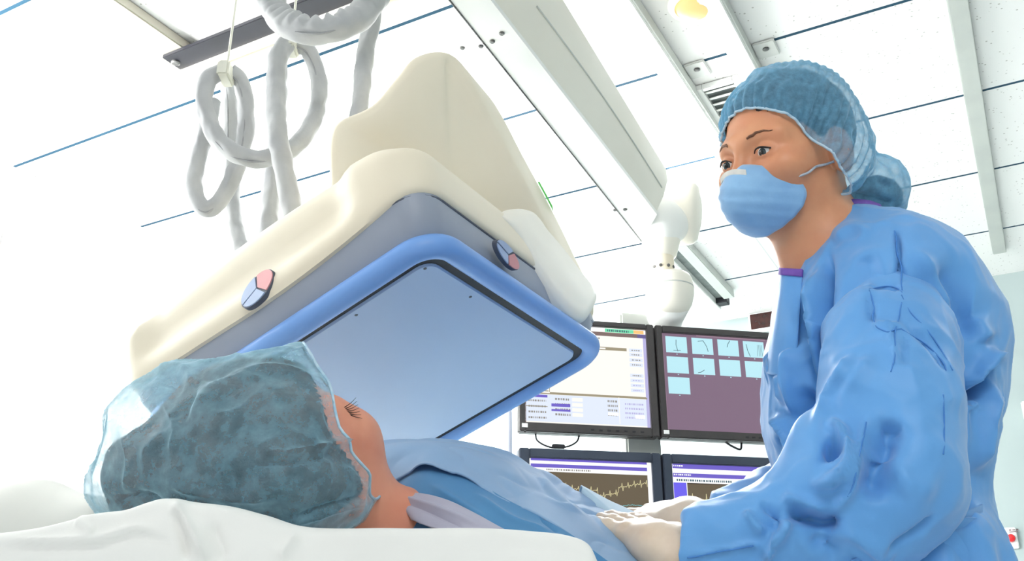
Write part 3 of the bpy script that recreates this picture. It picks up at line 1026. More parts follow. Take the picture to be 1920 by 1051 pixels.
# ================================================================== MONITORS
M['bezel_brown'] = mat('charcoal_bezel', rgb(66, 62, 62), .4, var=(12, rgb(58, 55, 56), .4, .7))
M['bezel_slate'] = mat('slate_bezel', rgb(58, 66, 82), .4, var=(12, rgb(50, 58, 74), .4, .7))
def em(name, c, s=1.0):
    return mat(name, (0.01, .01, .01, 1), .25, emit=c, estr=s, spec=.3, var=(5, (.012, .012, .012, 1), .4, .6))
E_ = {k: em('screen_' + k, v) for k, v in dict(
    cream=rgb(240, 237, 230), white=rgb(250, 250, 250), pale=rgb(214, 222, 238), brown=rgb(120, 100, 96), tan=rgb(150, 140, 116), lilac=rgb(176, 172, 214), purple=rgb(96, 88, 140),
    green=rgb(110, 214, 166), orange=rgb(240, 190, 120), plum=rgb(122, 100, 120), plum2=rgb(150, 124, 140), aqua=rgb(178, 222, 232), dot=rgb(70, 96, 108), olive=rgb(98, 86, 68), dark=rgb(66, 56, 46),
    violet=rgb(106, 92, 190), blue=rgb(104, 92, 226), trace=rgb(206, 196, 150), cyan=rgb(110, 178, 184), grey=rgb(140, 136, 130)).items()}
EK = list(E_.keys()); EM = [E_[k] for k in EK]
MW, MH = .400, .333
def monitor(bl, label, bezel, left, right, top, bottom, name='monitor', btn=None, sticker=True):
    """bl: lower left front corner"""
    root = empty(name, bl + WD * MW / 2 - ND * .03, label, 'monitor', 'monitors on the ceiling boom')
    def P(u, v, d=0.): return bl + WD * u + EZ * v + ND * d
    # housing: tray with a raised bezel
    g = MB()
    g.add(*box(P(MW / 2, MH / 2, -.028), WD, ND, EZ, MW, .03, MH, .004))
    g.add(*box(P(MW / 2, MH / 2, -.05), WD, ND, EZ, MW * .6, .03, MH * .6, .006))
    g.build('housing', [bezel], root)
    f = MB()
    for u0, u1, v0, v1 in ((0, left, 0, MH), (MW - right, MW, 0, MH), (left, MW - right, MH - top, MH), (left, MW - right, 0, bottom)):
        f.add(*box(P((u0 + u1) / 2, (v0 + v1) / 2, -.007), WD, ND, EZ, u1 - u0, .014, v1 - v0, .0025))
    f.build('bezel', [bezel], root)
    if btn:
        bt = MB()
        for k in range(btn[2]):
            bt.add(*box(P(btn[0] + k * btn[1], bottom * .45, .0005), WD, ND, EZ, .009, .002, .004))
        bt.build('control_buttons', [M['gasket']], root, smooth=False)
    if sticker:
        s = MB().add(*box(P(.014, bottom * .62, .0005), WD, ND, EZ, .016, .002, .011)).build('sticker', [M['white_plastic']], root, smooth=False, label='white sticker')
    return root, P, (left, MW - right, bottom, MH - top)
class UI:
    def __init__(s, P, R): s.P = P; s.R = R; s.m = MB(); s.k = 0
    def map(s, x, y): 
        u0, u1, v0, v1 = s.R
        return u0 + (u1 - u0) * x, v1 - (v1 - v0) * y
    def r(s, x0, y0, x1, y1, c, lvl=1):
        a, b = s.map(x0, y0); c_, d = s.map(x1, y1)
        h = -.0116 + .00018 * lvl
        s.m.add([s.P(a, d, h), s.P(c_, d, h), s.P(c_, b, h), s.P(a, b, h)], [[0, 1, 2, 3]], EK.index(c)); return s
    def txt(s, x0, y0, x1, h, c, lvl=2, seed=0):
        """a line of illegibly small print: a row of little strokes"""
        rr_ = random.Random(seed); x = x0
        while x < x1:
            w = rr_.uniform(.006, .016); s.r(x, y0, min(x + w, x1), y0 + h, c, lvl); x += w + rr_.uniform(.004, .009)
        return s
    def line(s, pts, w, c, lvl=3):
        h = -.0116 + .00018 * lvl
        for (x0, y0), (x1, y1) in zip(pts[:-1], pts[1:]):
            a = np.array(s.map(x0, y0)); b = np.array(s.map(x1, y1)); t = b - a; L = np.linalg.norm(t)
            if L < 1e-6: continue
            t /= L; n = np.array([-t[1], t[0]]) * w; a = a - t * w * .6; b = b + t * w * .6
            s.m.add([s.P(*(a - n), h), s.P(*(b - n), h), s.P(*(b + n), h), s.P(*(a + n), h)], [[0, 1, 2, 3]], EK.index(c))
        return s
    def build(s, root): return s.m.build('screen', EM, root, smooth=False)

gapx = .003
# upper left
root, P, R = monitor(G0 - WD * (MW + gapx), 'upper left monitor, showing a pale form page with buttons down its right side', M['bezel_brown'], .016, .022, .016, .026, btn=(.205, .024, 7))
u = UI(P, R).r(0, 0, 1, 1, 'cream')
u.r(.0, .0, 1, .035, 'white', 2).r(.66, .005, .9, .042, 'green', 3).r(.9, .005, .985, .042, 'orange', 3).txt(.68, .015, .86, .02, 'dot', 4, 3)
u.r(.0, .045, 1, .085, 'brown', 2).r(.93, .045, 1, .085, 'purple', 3).r(.35, .05, .45, .08, 'white', 3).r(.975, .085, 1, 1, 'lilac', 2)
u.txt(.42, .105, .62, .014, 'grey', 2, 5)
u.r(.2, .20, .835, .232, 'tan', 2).r(.5, .206, .54, .224, 'cream', 3).r(.6, .208, .66, .224, 'cream', 3)
for i, y in enumerate((.2, .245, .30, .35, .46, .51, .56, .61)):
    u.r(.855, y, .965, y + .036, 'pale', 2).txt(.875, y + .012, .945, .012, 'lilac' if i > 4 else 'grey', 3, i)
u.r(.0, .0, .012, 1, 'brown', 2).r(.195, .24, .2, .69, 'tan', 2).r(.2, .69, .98, .70, 'tan', 2)
u.r(.0, .715, .975, .98, 'pale', 2).r(0, .70, .985, .712, 'tan', 3).r(.75, .705, .756, .97, 'cream', 3)
u.r(.02, .55, .19, .68, 'cream', 2).r(.0, .675, .19, .685, 'tan', 3).r(.02, .72, .18, .745, 'violet', 3).r(.01, .83, .18, .838, 'tan', 3)
for i in range(4):
    u.txt(.24, .745 + i * .05, .36, .02, 'grey', 3, 20 + i); u.r(.375, .735 + i * .05, .46, .77 + i * .05, 'cream', 3)
    u.txt(.66, .74 + i * .045, .74, .02, 'grey', 3, 30 + i); u.txt(.8, .76 + i * .045, .95, .018, 'lilac', 3, 40 + i)
u.r(.21, .80, .36, .83, 'violet', 4).r(.21, .855, .36, .875, 'violet', 4).r(.66, .86, .745, .89, 'white', 4).r(.88, .875, .96, .91, 'white', 4)
for i in range(4): u.txt(.03, .77 + i * .055, .17, .018, 'grey', 4, 60 + i)
u.build(root)
# cable loop under it
cp = MB().add(*tube(catmull([P(.05, .002, -.03), P(.055, -.02, -.025), P(.09, -.037, -.02), P(.135, -.034, -.02), P(.165, -.018, -.025), P(.175, .002, -.03)], 40), .0026, 8))
cp.build('cable', [M['gasket']], root)
MB().add(*box(P(.112, -.034, -.02), WD, ND, EZ, .036, .012, .012, .002)).build('plug', [M['gasket']], root)

# upper right
root, P, R = monitor(G0 + WD * gapx, 'upper right monitor with nine pale blue x-ray thumbnails on a plum page', M['bezel_brown'], .020, .016, .020, .024, btn=(.255, .02, 7))
u = UI(P, R).r(0, 0, 1, 1, 'plum').r(.0, 0, .012, 1, 'plum2', 2).r(.3, .0, .9, .012, 'plum2', 2)
W = .18; H = .172; GX = .222; GY = .214
vs = {0: [(.5, .2), (.48, .5), (.55, .9)], 1: [(.3, .2), (.55, .15), (.7, .5), (.75, .8)], 2: [(.6, .05), (.5, .25), (.45, .45)], 3: [(.15, .2), (.2, .6), (.3, .95)], 5: [(.2, .9), (.35, .85), (.5, .72)]}
for i in range(9):
    cx, cy = i % 4, i // 4
    x, y = .035 + cx * GX, .03 + cy * GY
    u.r(x, y, x + W, y + H, 'aqua', 2).r(x + W * .47, y + H + .01, x + W * .53, y + H + .018, 'aqua', 2)
    if i in vs: u.line([(x + W * a, y + H * b) for a, b in vs[i]], .0009, 'dot')
    if i == 3:
        for q in range(4): u.line([(x + W * (.7 + q * .06), y + H * .2), (x + W * (.66 + q * .08), y + H * .9)], .0005, 'dot')
    if i == 0: u.line([(x + W * .35, y + H * .86), (x + W * .68, y + H * .84)], .0008, 'dot')
u.build(root)
MB().add(*tube(catmull([P(.2, .002, -.03), P(.215, -.012, -.02), P(.24, -.02, -.02), P(.25, .002, -.03)], 24), .003, 8)).build('cable', [M['gasket']], root)

# lower pair
G1 = PF(1240.5, 849, 2.60) - EZ * MH
root, P, R = monitor(G1 - WD * (MW + gapx), 'lower left monitor with a wavy yellow trace over a flatter blue one', M['bezel_slate'], .028, .026, .026, .03, sticker=False)
u = UI(P, R).r(0, 0, 1, 1, 'olive')
u.r(0, 0, 1, .02, 'violet', 2).r(0, .02, 1, .05, 'white', 2).r(0, .05, 1, .085, 'violet', 3).r(0, .085, 1, .125, 'white', 2).txt(.14, .095, .5, .016, 'grey', 3, 7).r(0, 0, .015, 1, 'white', 4).r(.965, 0, 1, 1, 'white', 4)
u.r(.015, .125, .075, .95, 'blue', 3).r(.0, .95, 1, 1, 'white', 5)
pts = []; rr_ = random.Random(4)
for i in range(150):
    x = .12 + .84 * i / 149
    y = .245 + .05 * math.sin((x - .2) * 5.5) + (.05 if .55 < x < .72 else 0)
    if i % 9 == 4: y -= .035
    elif i % 9 == 5: y += .03
    pts.append((x, y + rr_.uniform(-.008, .008)))
u.line(pts, .0007, 'trace')
pts = []
for i in range(120):
    x = .3 + .66 * i / 119
    y = .50 - (.08 * math.sin(min(1, max(0, (x - .58) / .42)) * 2.4)) + (.03 if x < .58 else .0)
    pts.append((x, y + (rr_.uniform(-.05, .05) if x < .46 else rr_.uniform(-.02, .02) if x < .6 else rr_.uniform(-.006, .006))))
u.line(pts, .0007, 'cyan')
for i in range(8): u.line([(.1, .58 + i * .042), (.96, .58 + i * .042)], .0007, 'grey' if i % 2 == 0 else 'dark', 2)
u.build(root)
root, P, R = monitor(G1 + WD * gapx, 'lower right monitor with a spiky heartbeat trace beside a violet side bar', M['bezel_slate'], .026, .02, .026, .03, sticker=False)
u = UI(P, R).r(0, 0, 1, 1, 'olive')
u.r(0, 0, 1, .045, 'violet', 2).r(0, .045, 1, .09, 'white', 2).r(0, .09, 1, .13, 'violet', 3).r(0, .13, 1, .185, 'white', 2).txt(.02, .01, .1, .015, 'white', 4, 8).txt(.02, .1, .16, .014, 'white', 4, 9).txt(.04, .15, .5, .02, 'dot', 3, 10).txt(.58, .15, .9, .02, 'dot', 3, 11)
u.r(.0, 0, .012, 1, 'white', 4).r(.012, .185, .12, .62, 'blue', 3).r(.118, .185, .124, .62, 'white', 4).r(.124, .185, 1, .195, 'dark', 3)
pts = []
for i in range(7):
    x = .14 + i * .115
    pts += [(x, .345), (x + .018, .345), (x + .022, .29), (x + .027, .375), (x + .033, .345), (x + .055, .335), (x + .075, .35), (x + .1, .342)]
pts += [(.9, .38), (.95, .32), (.99, .33)]
u.line(pts, .0008, 'trace')
u.line([(.14 + i * .02, .60 + (.004 if i % 3 else -.006)) for i in range(42)], .0006, 'cyan')
u.build(root)
# ================================================================== PEOPLE: shared builders
M['skin'] = mat('skin', rgb(214, 152, 114), .42, spec=.45, sss=.1, var=(18, rgb(204, 136, 100), .4, .7), bump=(500, .08, .0006))
M['skin_pink'] = mat('skin_rosy', rgb(222, 152, 124), .45, spec=.4, sss=.1, var=(16, rgb(212, 134, 108), .4, .7), bump=(500, .08, .0006))
M['hair'] = mat('dark_hair', rgb(62, 50, 46), .55, var=(70, rgb(34, 27, 26), .35, .65), bump=(160, .6, .004))
M['hair_grey'] = mat('greying_brown_hair', rgb(84, 66, 58), .6, var=(30, rgb(22, 18, 18), .38, .60), bump=(90, .8, .01))
M['eye_white'] = mat('eye_white', rgb(236, 232, 228), .15, var=(200, rgb(228, 220, 216), .5, .8))
M['iris'] = mat('iris_grey_blue', rgb(70, 84, 88), .1, var=(900, rgb(40, 50, 54), .4, .6))
M['pupil'] = mat('pupil', rgb(10, 10, 12), .08, var=(900, rgb(6, 6, 8), .4, .6))
M['brow'] = mat('brow_hair', rgb(128, 86, 60), .7, var=(300, rgb(98, 64, 46), .4, .6))
M['lash'] = mat('lash', rgb(40, 28, 24), .6, var=(300, rgb(26, 18, 16), .4, .6))
M['gown'] = mat('blue_gown_cloth', rgb(104, 168, 229), .42, spec=.3, sheen=.3, transl=.10, bump=(900, .12, .0006), var=(9, rgb(98, 162, 224), .4, .65))
M['purple'] = mat('purple_binding', rgb(122, 84, 178), .6, var=(60, rgb(108, 70, 164), .4, .65))
M['mask'] = mat('mask_shell', rgb(140, 186, 226), .7, sheen=.4, bump=(160, .25, .0015), var=(24, rgb(128, 174, 218), .4, .65))
M['strip'] = mat('nose_strip', rgb(232, 230, 222), .35, var=(60, rgb(220, 218, 212), .4, .65))
M['strap'] = mat('clear_strap', rgb(190, 196, 204), .3, var=(100, rgb(150, 160, 172), .4, .6))
M['glove'] = mat('latex_glove', rgb(226, 206, 184), .38, spec=.45, sss=.05, var=(26, rgb(214, 190, 166), .4, .65), bump=(140, .2, .001))
M['cap_blue'] = veil('blue_cap_veil', rgb(120, 190, 228), .52, scale=90)
M['cap_pale'] = veil('pale_cap_veil', rgb(156, 208, 228), .31, scale=40)
M['hem'] = mat('cap_hem', rgb(186, 210, 224), .6, var=(120, rgb(160, 196, 218), .4, .65))

def frame(f, u):
    f = nrm(f); u = np.asarray(u, float); u = nrm(u - f * (u @ f)); l = np.cross(u, f)
    return f, l, u

def head_sdf(S, C, fr, s=1.0, ear=True, eyes=True):
    f, l, u = fr
    A = np.stack(fr)                 # rows: f, l, u
    def p(a, b, c): return C + s * (a * f + b * l + c * u)
    S.ell(p(-.012, 0, .036), np.array([.094, .074, .084]) * s, A, .01)
    S.ell(p(.028, 0, -.026), np.array([.064, .060, .067]) * s, A, .03)
    for q in (1, -1):
        S.cap(p(.0, q * .046, -.048), p(.052, q * .014, -.080), .017 * s, .013 * s, .03)
        S.ell(p(.058, q * .042, -.022), np.array([.026, .024, .020]) * s, A, .025)
        S.cap(p(.082, q * .012, .021), p(.066, q * .046, .022), .011 * s, .009 * s, .018)
    S.ell(p(.062, 0, -.076), np.array([.022, .022, .017]) * s, A, .02)
    S.cap(p(.086, 0, .010), p(.103, 0, -.030), .0075 * s, .011 * s, .014)
    S.ell(p(.080, 0, -.066), np.array([.018, .026, .016]) * s, A, .018)
    if eyes:
        for q in (1, -1):
            S.ell(p(.099, q * .033, .001), np.array([.018, .019, .012]) * s, A, .016, True)
            S.ell(p(.0745, q * .032, .0), np.array([.0136, .0150, .0130]) * s, A, .004)
            # the almond opening between the lids
            fa = nrm(f + l * q * .25)
            AA = np.stack(frame(fa, u))
            S.ell(p(.0895, q * .0325, -.0005), np.array([.010, .0125, .0036]) * s, AA, .0012, True)
    if ear:
        for q in (1, -1):
            S.ell(p(-.012, q * .078, -.008), np.array([.018, .008, .031]) * s, np.stack(frame(f - l * q * .3, u)), .008)
            S.ell(p(-.006, q * .086, -.004), np.array([.010, .006, .018]) * s, np.stack(frame(f - l * q * .3, u)), .004, True)
    return p

def add_eyes(parent, p, fr, s, look):
    f, l, u = fr
    for q in (1, -1):
        c = p(.0745, q * .032, 0)
        lk = nrm(look(c))
        r = .0128 * s
        V, F = lathe(c, lk, [(r * math.sin(t), -r * math.cos(t)) for t in np.linspace(.02, math.pi - .46, 16)], 28, True)
        e = mk('eye', V, F, M['eye_white'], parent)
        V, F = lathe(c, lk, [(r * math.sin(t) * 1.004, r * math.cos(t) * 1.004) for t in (.47, .40, .30, .2)], 28, True)
        mk('iris', V, F, M['iris'], e)
        V, F = lathe(c, lk, [(r * math.sin(t) * 1.012, r * math.cos(t) * 1.012) for t in (.21, .15, .05)], 20, True)
        mk('pupil', V, F, M['pupil'], e)

def nearest_out(V, N, P, lift):
    """put points P onto the surface V, lifted along its normals"""
    out = []
    for q in P:
        i = ((V - q) ** 2).sum(1).argmin(); out.append(V[i] + N[i] * lift)
    return np.array(out)

def hand_chains(wrist, d, b, thumb, s=1.0, curl=(.15, .15, .18, .22), spread=(.12, .04, -.05, -.14), base_curl=.1, tcurl=.0):
    """palm and five fingers as tapered chains; thumb = +1/-1 side along d x b"""
    d = nrm(d); b = nrm(np.asarray(b) - d * (np.asarray(b) @ d)); sd = np.cross(d, b) * thumb
    def P(x, y, z): return wrist + s * (x * d + y * sd + z * b)
    ch = []
    kx = (.086, .092, .088, .078); ky = (.031, .0105, -.0095, -.028)
    L = ((.042, .025, .020), (.046, .029, .021), (.042, .027, .020), (.033, .021, .018))
    for i in range(4):
        ch.append(([P(-.012, ky[i] * .62, -.002), P(.03, ky[i] * .8, .003), P(kx[i], ky[i], .004)], [.0165 * s, .0150 * s, .0112 * s], .022))
        a = spread[i]; c = base_curl
        q = P(kx[i], ky[i], .004); pts = [q]; rad = [.0108 * s]
        for k in range(3):
            c += curl[i] if k else 0
            dr = d * math.cos(c) * math.cos(a) + sd * math.sin(a) - b * math.sin(c)
            q = q + s * L[i][k] * nrm(dr); pts.append(q); rad.append((.0096, .0087, .0070)[k] * s)
        ch.append((pts, rad, .004))
    t0 = P(.012, .026, -.006)
    pts = [t0, P(.046, .048, -.014 - .01 * tcurl), P(.076, .056 - .012 * tcurl, -.017 - .02 * tcurl), P(.100, .056 - .022 * tcurl, -.018 - .028 * tcurl)]
    ch.append((pts, [.0165 * s, .0125 * s, .0105 * s, .0082 * s], .012))
    return ch

def hand_sdf(S, ch, grow=0.):
    for pts, rad, k in ch:
        S.chain(pts, [r + grow for r in rad], k)

# ================================================================== STANDING PERSON
TH = math.radians(30)
_f = np.array([-math.cos(TH), -math.sin(TH), 0.])
PD = math.radians(14)
f0 = nrm(EX * _f[0] * math.cos(PD) + EY * _f[1] * math.cos(PD) - EZ * math.sin(PD))
u0 = EZ
f0, l0, u0 = frame(f0, u0)
RO = math.radians(9)
u0 = nrm(u0 * math.cos(RO) + l0 * math.sin(RO))
FR = frame(f0, u0); f0, l0, u0 = FR
HS = .97
HC_ = PF(1397, 297, 1.055) - f0 * .083 * HS + l0 * .0
ep = lambda a, b, c: HC_ + HS * (a * f0 + b * l0 + c * u0)

neck_b = PF(1556, 492, 1.14)
# arms (joints)
SH_N, EL_N, WR_N = PF(1668, 610, 1.035), PF(1672, 905, .968), PF(1296, 1050, .985)
SH_F, EL_F, WR_F = PF(1580, 590, 1.32), PF(1545, 900, 1.31), PF(1332, 982, 1.20)
tip_n = PF(1184, 994, 1.072)
tip_f = PF(1196, 972, 1.28)
dn = nrm(tip_n - WR_N); df = nrm(tip_f + EZ * .0 - WR_F)
ch_n = hand_chains(WR_N + dn * .012, dn, EZ * 1 - EY * .35 + EX * .1, 1, .90, (.10, .10, .12, .15), (.06, .01, -.03, -.07), .02, .1)
ch_f = hand_chains(WR_F + df * .012, df, EZ * .8 - EY * .55, -1, .95, (.45, .4, .42, .5), (.10, .03, -.03, -.08), .10, .6)

S = SDF()
p = head_sdf(S, HC_, FR, HS)
S.cap(p(-.022, 0, -.05), PF(1560, 470, 1.13), .050, .052, .03)
S.cap(PF(1545, 470, 1.12), PF(1600, 540, 1.14), .055, .075, .04)
hm = S
V, F = S.mesh(.0021, lo=HC_ - .215, hi=HC_ + .155)
V = relax(V, F, 1, .4)
keep = ~((V < HC_ - .2125).any(1) | (V > HC_ + .1525).any(1))
headV, headF = V, F
headN = vnormals(V, F)

# the rest of the body, coarser; joined to the head as one continuous mesh by one implicit surface
B = SDF()
head_sdf(B, HC_, FR, HS, True, True)
B.cap(p(-.022, 0, -.05), PF(1560, 470, 1.13), .050, .052, .03)
B.cap(PF(1545, 470, 1.12), PF(1600, 540, 1.14), .055, .075, .04)
B.cap(PF(1610, 590, 1.14), PF(1650, 760, 1.14), .085, .085, .05).cap(PF(1650, 630, 1.05), PF(1630, 630, 1.24), .05, .05, .05)
hip = PF(1690, 1010, 1.13)
B.cap(PF(1650, 760, 1.14), hip, .08, .085, .05)
B.chain([SH_N, EL_N, PF(1450, 1006, .976), PF(1340, 1037, .983), WR_N], [.042, .026, .022, .0185, .0185], .012).chain([SH_F, EL_F, WR_F], [.042, .026, .0195], .012)
for ch in (ch_n, ch_f): hand_sdf(B, ch, -.0022)
side = nrm(EY + EX * .1)
for q in (1, -1):
    h_ = hip + side * .055 * q - EZ * .04
    B.cap(h_, np.array([h_[0], h_[1], .5]), .062, .05, .04).cap(np.array([h_[0], h_[1], .5]), np.array([h_[0], h_[1], .1]), .052, .036, .03)
    B.cap(np.array([h_[0], h_[1], .036]) + EX * .05, np.array([h_[0], h_[1], .032]) - EX * .14, .036, .032, .03)
def body_mesh(fine_c, fine_lo, fine_hi, S_, coarse, fine):
    pass
# fine lattice on the head, coarse lattice below, one seam hidden inside the collar
zc = PF(1560, 478, 1.13)[2]
lo, hi = B.bounds()
V1, F1 = B.mesh(.0021, lo=np.array([HC_[0] - .20, HC_[1] - .22, zc]), hi=HC_ + .16)
V1 = relax(V1, F1, 1, .4)
V2, F2 = B.mesh(.0062, lo=lo - .02, hi=np.array([hi[0] + .02, hi[1] + .02, zc + .008]))
V2 = relax(V2, F2, 1)
nurse = mk('person', np.concatenate([V1, V2]), np.concatenate([F1, F2 + len(V1)]), M['skin'])
tag(nurse, 'standing person in blue surgical gown, bouffant cap and cup mask leaning over the patient', 'person')
nV, nN = V1, vnormals(V1, F1)
add_eyes(nurse, p, FR, HS, lambda c: f0 * .9 - u0 * .12 + l0 * .06)
# brows and lashes
for q in (1, -1):
    bp = [p(.090, q * .015, .0215), p(.092, q * .024, .0245), p(.088, q * .036, .0265), p(.074, q * .050, .0225)]
    bp = nearest_out(nV, nN, catmull(np.array(bp), 24), .0002)
    rr_ = np.interp(np.linspace(0, 1, 24), [0, .2, .6, 1], [.0014, .0021, .0015, .0005])
    bp = catmull(bp[::3], 24)
    mk('eyebrow', *tube(bp, rr_, 8), M['brow'], nurse)
    lp = [p(.087, q * .0205, .0005), p(.0905, q * .027, .0042), p(.0895, q * .036, .0046), p(.083, q * .0455, .0008)]
    lp = catmull(np.array(lp), 20)
    mk('eyelashes', *tube(lp, np.interp(np.linspace(0, 1, 20), [0, .5, 1], [.0007, .0014, .0010]), 7), M['lash'], nurse)

def cap_part(S_, res, plane_pts, hem_r, parent, m, folds, fold_amp, seed, name='surgical_cap', extra_keep=None, ripple=46, hem_mat='hem', fb=.002, gather=.035):
    V, F = S_.mesh(res)
    V = relax(V, F, 1)
    q0, n0 = plane_pts
    sdist = (V - q0) @ n0            # positive: towards the face, cut away
    keep = sdist < 0 if extra_keep is None else extra_keep(V, sdist)
    V, F = drop_faces(V, F, keep)
    N = vnormals(V, F)
    loops = border_loop(F)
    L = loops[0]
    # smooth the cut edge
    C = V[L].copy()
    for _ in range(14): C = .5 * C + .25 * (np.roll(C, 1, 0) + np.roll(C, -1, 0))
    V[L] = C
    cen = C.mean(0)
    sd = (q0 - V) @ n0
    a0 = nrm(np.cross(n0, [0.3, .2, 1.])); a1 = np.cross(n0, a0)
    ang = np.arctan2((V - cen) @ a1, (V - cen) @ a0)
    nz = fbm(V, 14., 2, seed)
    ph = ang * ripple + nz * 6.5
    g = np.exp(-np.clip(sd, 0, 1) / gather)
    disp = (np.abs(np.sin(ph / 2)) - .5) * fold_amp * g * (.75 + .9 * fbm(V, 9., 1, seed + 8))
    ridged = 1 - np.abs(fbm(V, folds, 3, seed + 3))
    disp += (ridged - .7) * fb
    V = V + N * disp[:, None]
    o = mk(name, V, F, m, parent)
    if hem_r:
        Cl = V[L]
        for _ in range(3): Cl = .5 * Cl + .25 * (np.roll(Cl, 1, 0) + np.roll(Cl, -1, 0))
        V2, F2 = tube(Cl[::2], hem_r, 8, closed=True)
        mk('elastic_hem', V2, F2, M[hem_mat], o)
    return o

# hair under the cap
A_ = np.stack(FR)
S = SDF()
S.ell(p(-.016, 0, .042), np.array([.096, .078, .086]) * HS, A_)
bun = PF(1636, 350, 1.16)
S.ell(PF(1640, 372, 1.16), (.036, .036, .030), None, .02)
V, F = S.mesh(.005)
pl_n = nrm(f0 * .66 - u0 * .75)
pl_q = p(.078, 0, .068)
V, F = drop_faces(V, F, ((V - pl_q) @ pl_n) < .006)
V = V + vnormals(V, F) * (fbm(V, 40., 2, 5) * .002)[:, None]
mk('hair', V, F, M['hair'], nurse)
# cap: crown, side flap over the ear and the bag holding the bun
S = SDF()
S.ell(p(-.020, 0, .044), np.array([.102, .085, .094]) * HS, A_)
S.ell(p(-.052, .012, -.006), np.array([.058, .076, .060]) * HS, A_, .03)
for q in (1, -1): S.ell(p(-.014, q * .074, -.010), np.array([.042, .026, .052]) * HS, A_, .02)
S.ell(PF(1622, 352, 1.14), (.052, .05, .042), None, .03)
S.ell(PF(1652, 362, 1.15), (.026, .045, .036), None, .03)
def cap_keep(V, sd):
    R = (V - HC_) / HS; a_ = R @ f0; c_ = R @ u0
    lim = np.interp(c_, [-.10, -.078, -.060, -.035, .0, .035, .058, .075, .15], [-.10, -.050, -.010, .014, .030, .050, .074, .093, .2])
    return a_ < lim
cap = cap_part(S, .0030, (pl_q, pl_n), .0017, nurse, M['cap_blue'], 13., .010, 11, extra_keep=cap_keep, ripple=44, fb=.010, gather=.085)
tag(cap, 'sheer blue bouffant cap')

# cup mask
def mask_pt(t, s):
    cl, su = math.cos(t), math.sin(t)
    lat = .056 * cl * s; up = -.056 + (.044 if su > 0 else .049) * su * s
    rim = .082 - .026 * cl * cl - .006 * cl ** 4 + (.020 * su if su > 0 else .004 * su)
    ap = .130
    k = s ** 2.3
    return p(ap * (1 - k) + rim * k, lat, up)
rings = [[mask_pt(t, s) for t in np.linspace(0, 2 * math.pi, 72, endpoint=False)] for s in (1.03, 1, .97, .93, .87, .8, .72, .63, .53, .42, .3, .18, .06)]
V, F = loft(rings, False, True)
N = vnormals(V, [f_ for f_ in F if len(f_) == 4])
N[np.isnan(N)] = 0
lat_ = (V - HC_) @ u0 + .35 * ((V - HC_) @ l0)
V = V + N * (np.sin(lat_ * 420 + fbm(V, 22., 2, 2) * 1.2) * .0006 + fbm(V, 30., 2, 9) * .0012)[:, None]
mask = mk('face_mask', V, F, M['mask'], nurse, label='blue cup mask'); thicken(mask, .0016, -1)
mask_V = V
sp = catmull(np.array([mask_pt(t, .80) for t in np.radians([60, 75, 90, 105, 120])]), 20) + f0 * .0022
g = MB()
rg = [[q + u0 * .0035, q + u0 * .0035 + f0 * .0016, q - u0 * .0035 + f0 * .0016, q - u0 * .0035] for q in sp]
g.add(*loft(rg)); g.build('nose_strip', [M['strip']], mask, label='white nose strip')
for q in (1, -1):
    a_ = mask_pt(.35 if q > 0 else math.pi - .35, .97)
    st = nearest_out(nV, nN, catmull(np.array([a_, p(.03, q * .066, -.028), p(.0, q * .075, -.022)]), 12), .0022)
    st[0] = a_
    mk('strap', *tube(catmull(st[[0, 3, 6, 9, 11]], 24), .0016, 8), M['strap'], mask)

# ---- gown
def tring(front, back, half, fw_f, fw_b, n=56, e=2.3, near_bulge=1.0, lift=0.):
    a, b_ = PF(*front, fw_f), PF(*back, fw_b)
    c = (a + b_) / 2; mj = (b_ - a) / 2
    mn = nrm(np.cross(mj, EZ)); mn = -mn if mn @ EY > 0 else mn      # towards the camera
    out = []
    for t in np.linspace(0, 2 * math.pi, n, endpoint=False):
        ct, st_ = math.cos(t), math.sin(t)
        lift_ = lift * max(0., st_) ** 1.5
        x = abs(ct) ** (2 / e) * (1 if ct > 0 else -1); y = abs(st_) ** (2 / e) * (1 if st_ > 0 else -1)
        out.append(c + mj * x + mn * y * half * (near_bulge if y > 0 else 1) + EZ * lift_)
    return np.array(out)
RG = [tring((1474, 509), (1652, 413), .066, 1.15, 1.14, e=2.0, lift=.022),
      tring((1470, 520), (1672, 420), .080, 1.15, 1.14, e=2.0, lift=.020),
      tring((1462, 560), (1735, 455), .140, 1.15, 1.14, e=2.1, lift=.0),
      tring((1455, 610), (1800, 520), .165, 1.15, 1.13, e=2.2, lift=.0),
      tring((1444, 670), (1850, 595), .160, 1.14, 1.13, e=2.2),
      tring((1439, 730), (1878, 660), .150, 1.14, 1.12, e=2.2),
      tring((1442, 790), (1872, 735), .142, 1.14, 1.12, e=2.2),
      tring((1453, 850), (1856, 815), .135, 1.14, 1.12, e=2.2),
      tring((1466, 905), (1836, 890), .130, 1.13, 1.12, e=2.2),
      tring((1482, 960), (1832, 955), .130, 1.13, 1.12, e=2.2),
      tring((1490, 1010), (1838, 1005), .155, 1.13, 1.12, e=2.2),
      tring((1490, 1090), (1858, 1090), .17, 1.13, 1.12, e=2.2),
      tring((1480, 1250), (1890, 1250), .19, 1.13, 1.12, e=2.2),
      tring((1460, 1500), (1920, 1500), .20, 1.13, 1.12, e=2.2),
      tring((1450, 1850), (1940, 1850), .21, 1.13, 1.12, e=2.2)]
RG = np.array(RG)
K_ = 230
grid = np.stack([catmull(RG[:, i], K_) for i in range(RG.shape[1])], 1)       # K x n
n2 = 300
grid = np.stack([np.stack([np.interp(np.linspace(0, RG.shape[1], n2, endpoint=False), np.arange(RG.shape[1] + 1), np.append(row[:, k], row[0, k])) for k in range(3)], 1) for row in grid], 0)
V, F = loft(list(grid), False, False)
V = relax(V, F, 1, .4) if False else V
F = np.array(F)
zrel = V[:, 2]
N = vnormals(V, F)
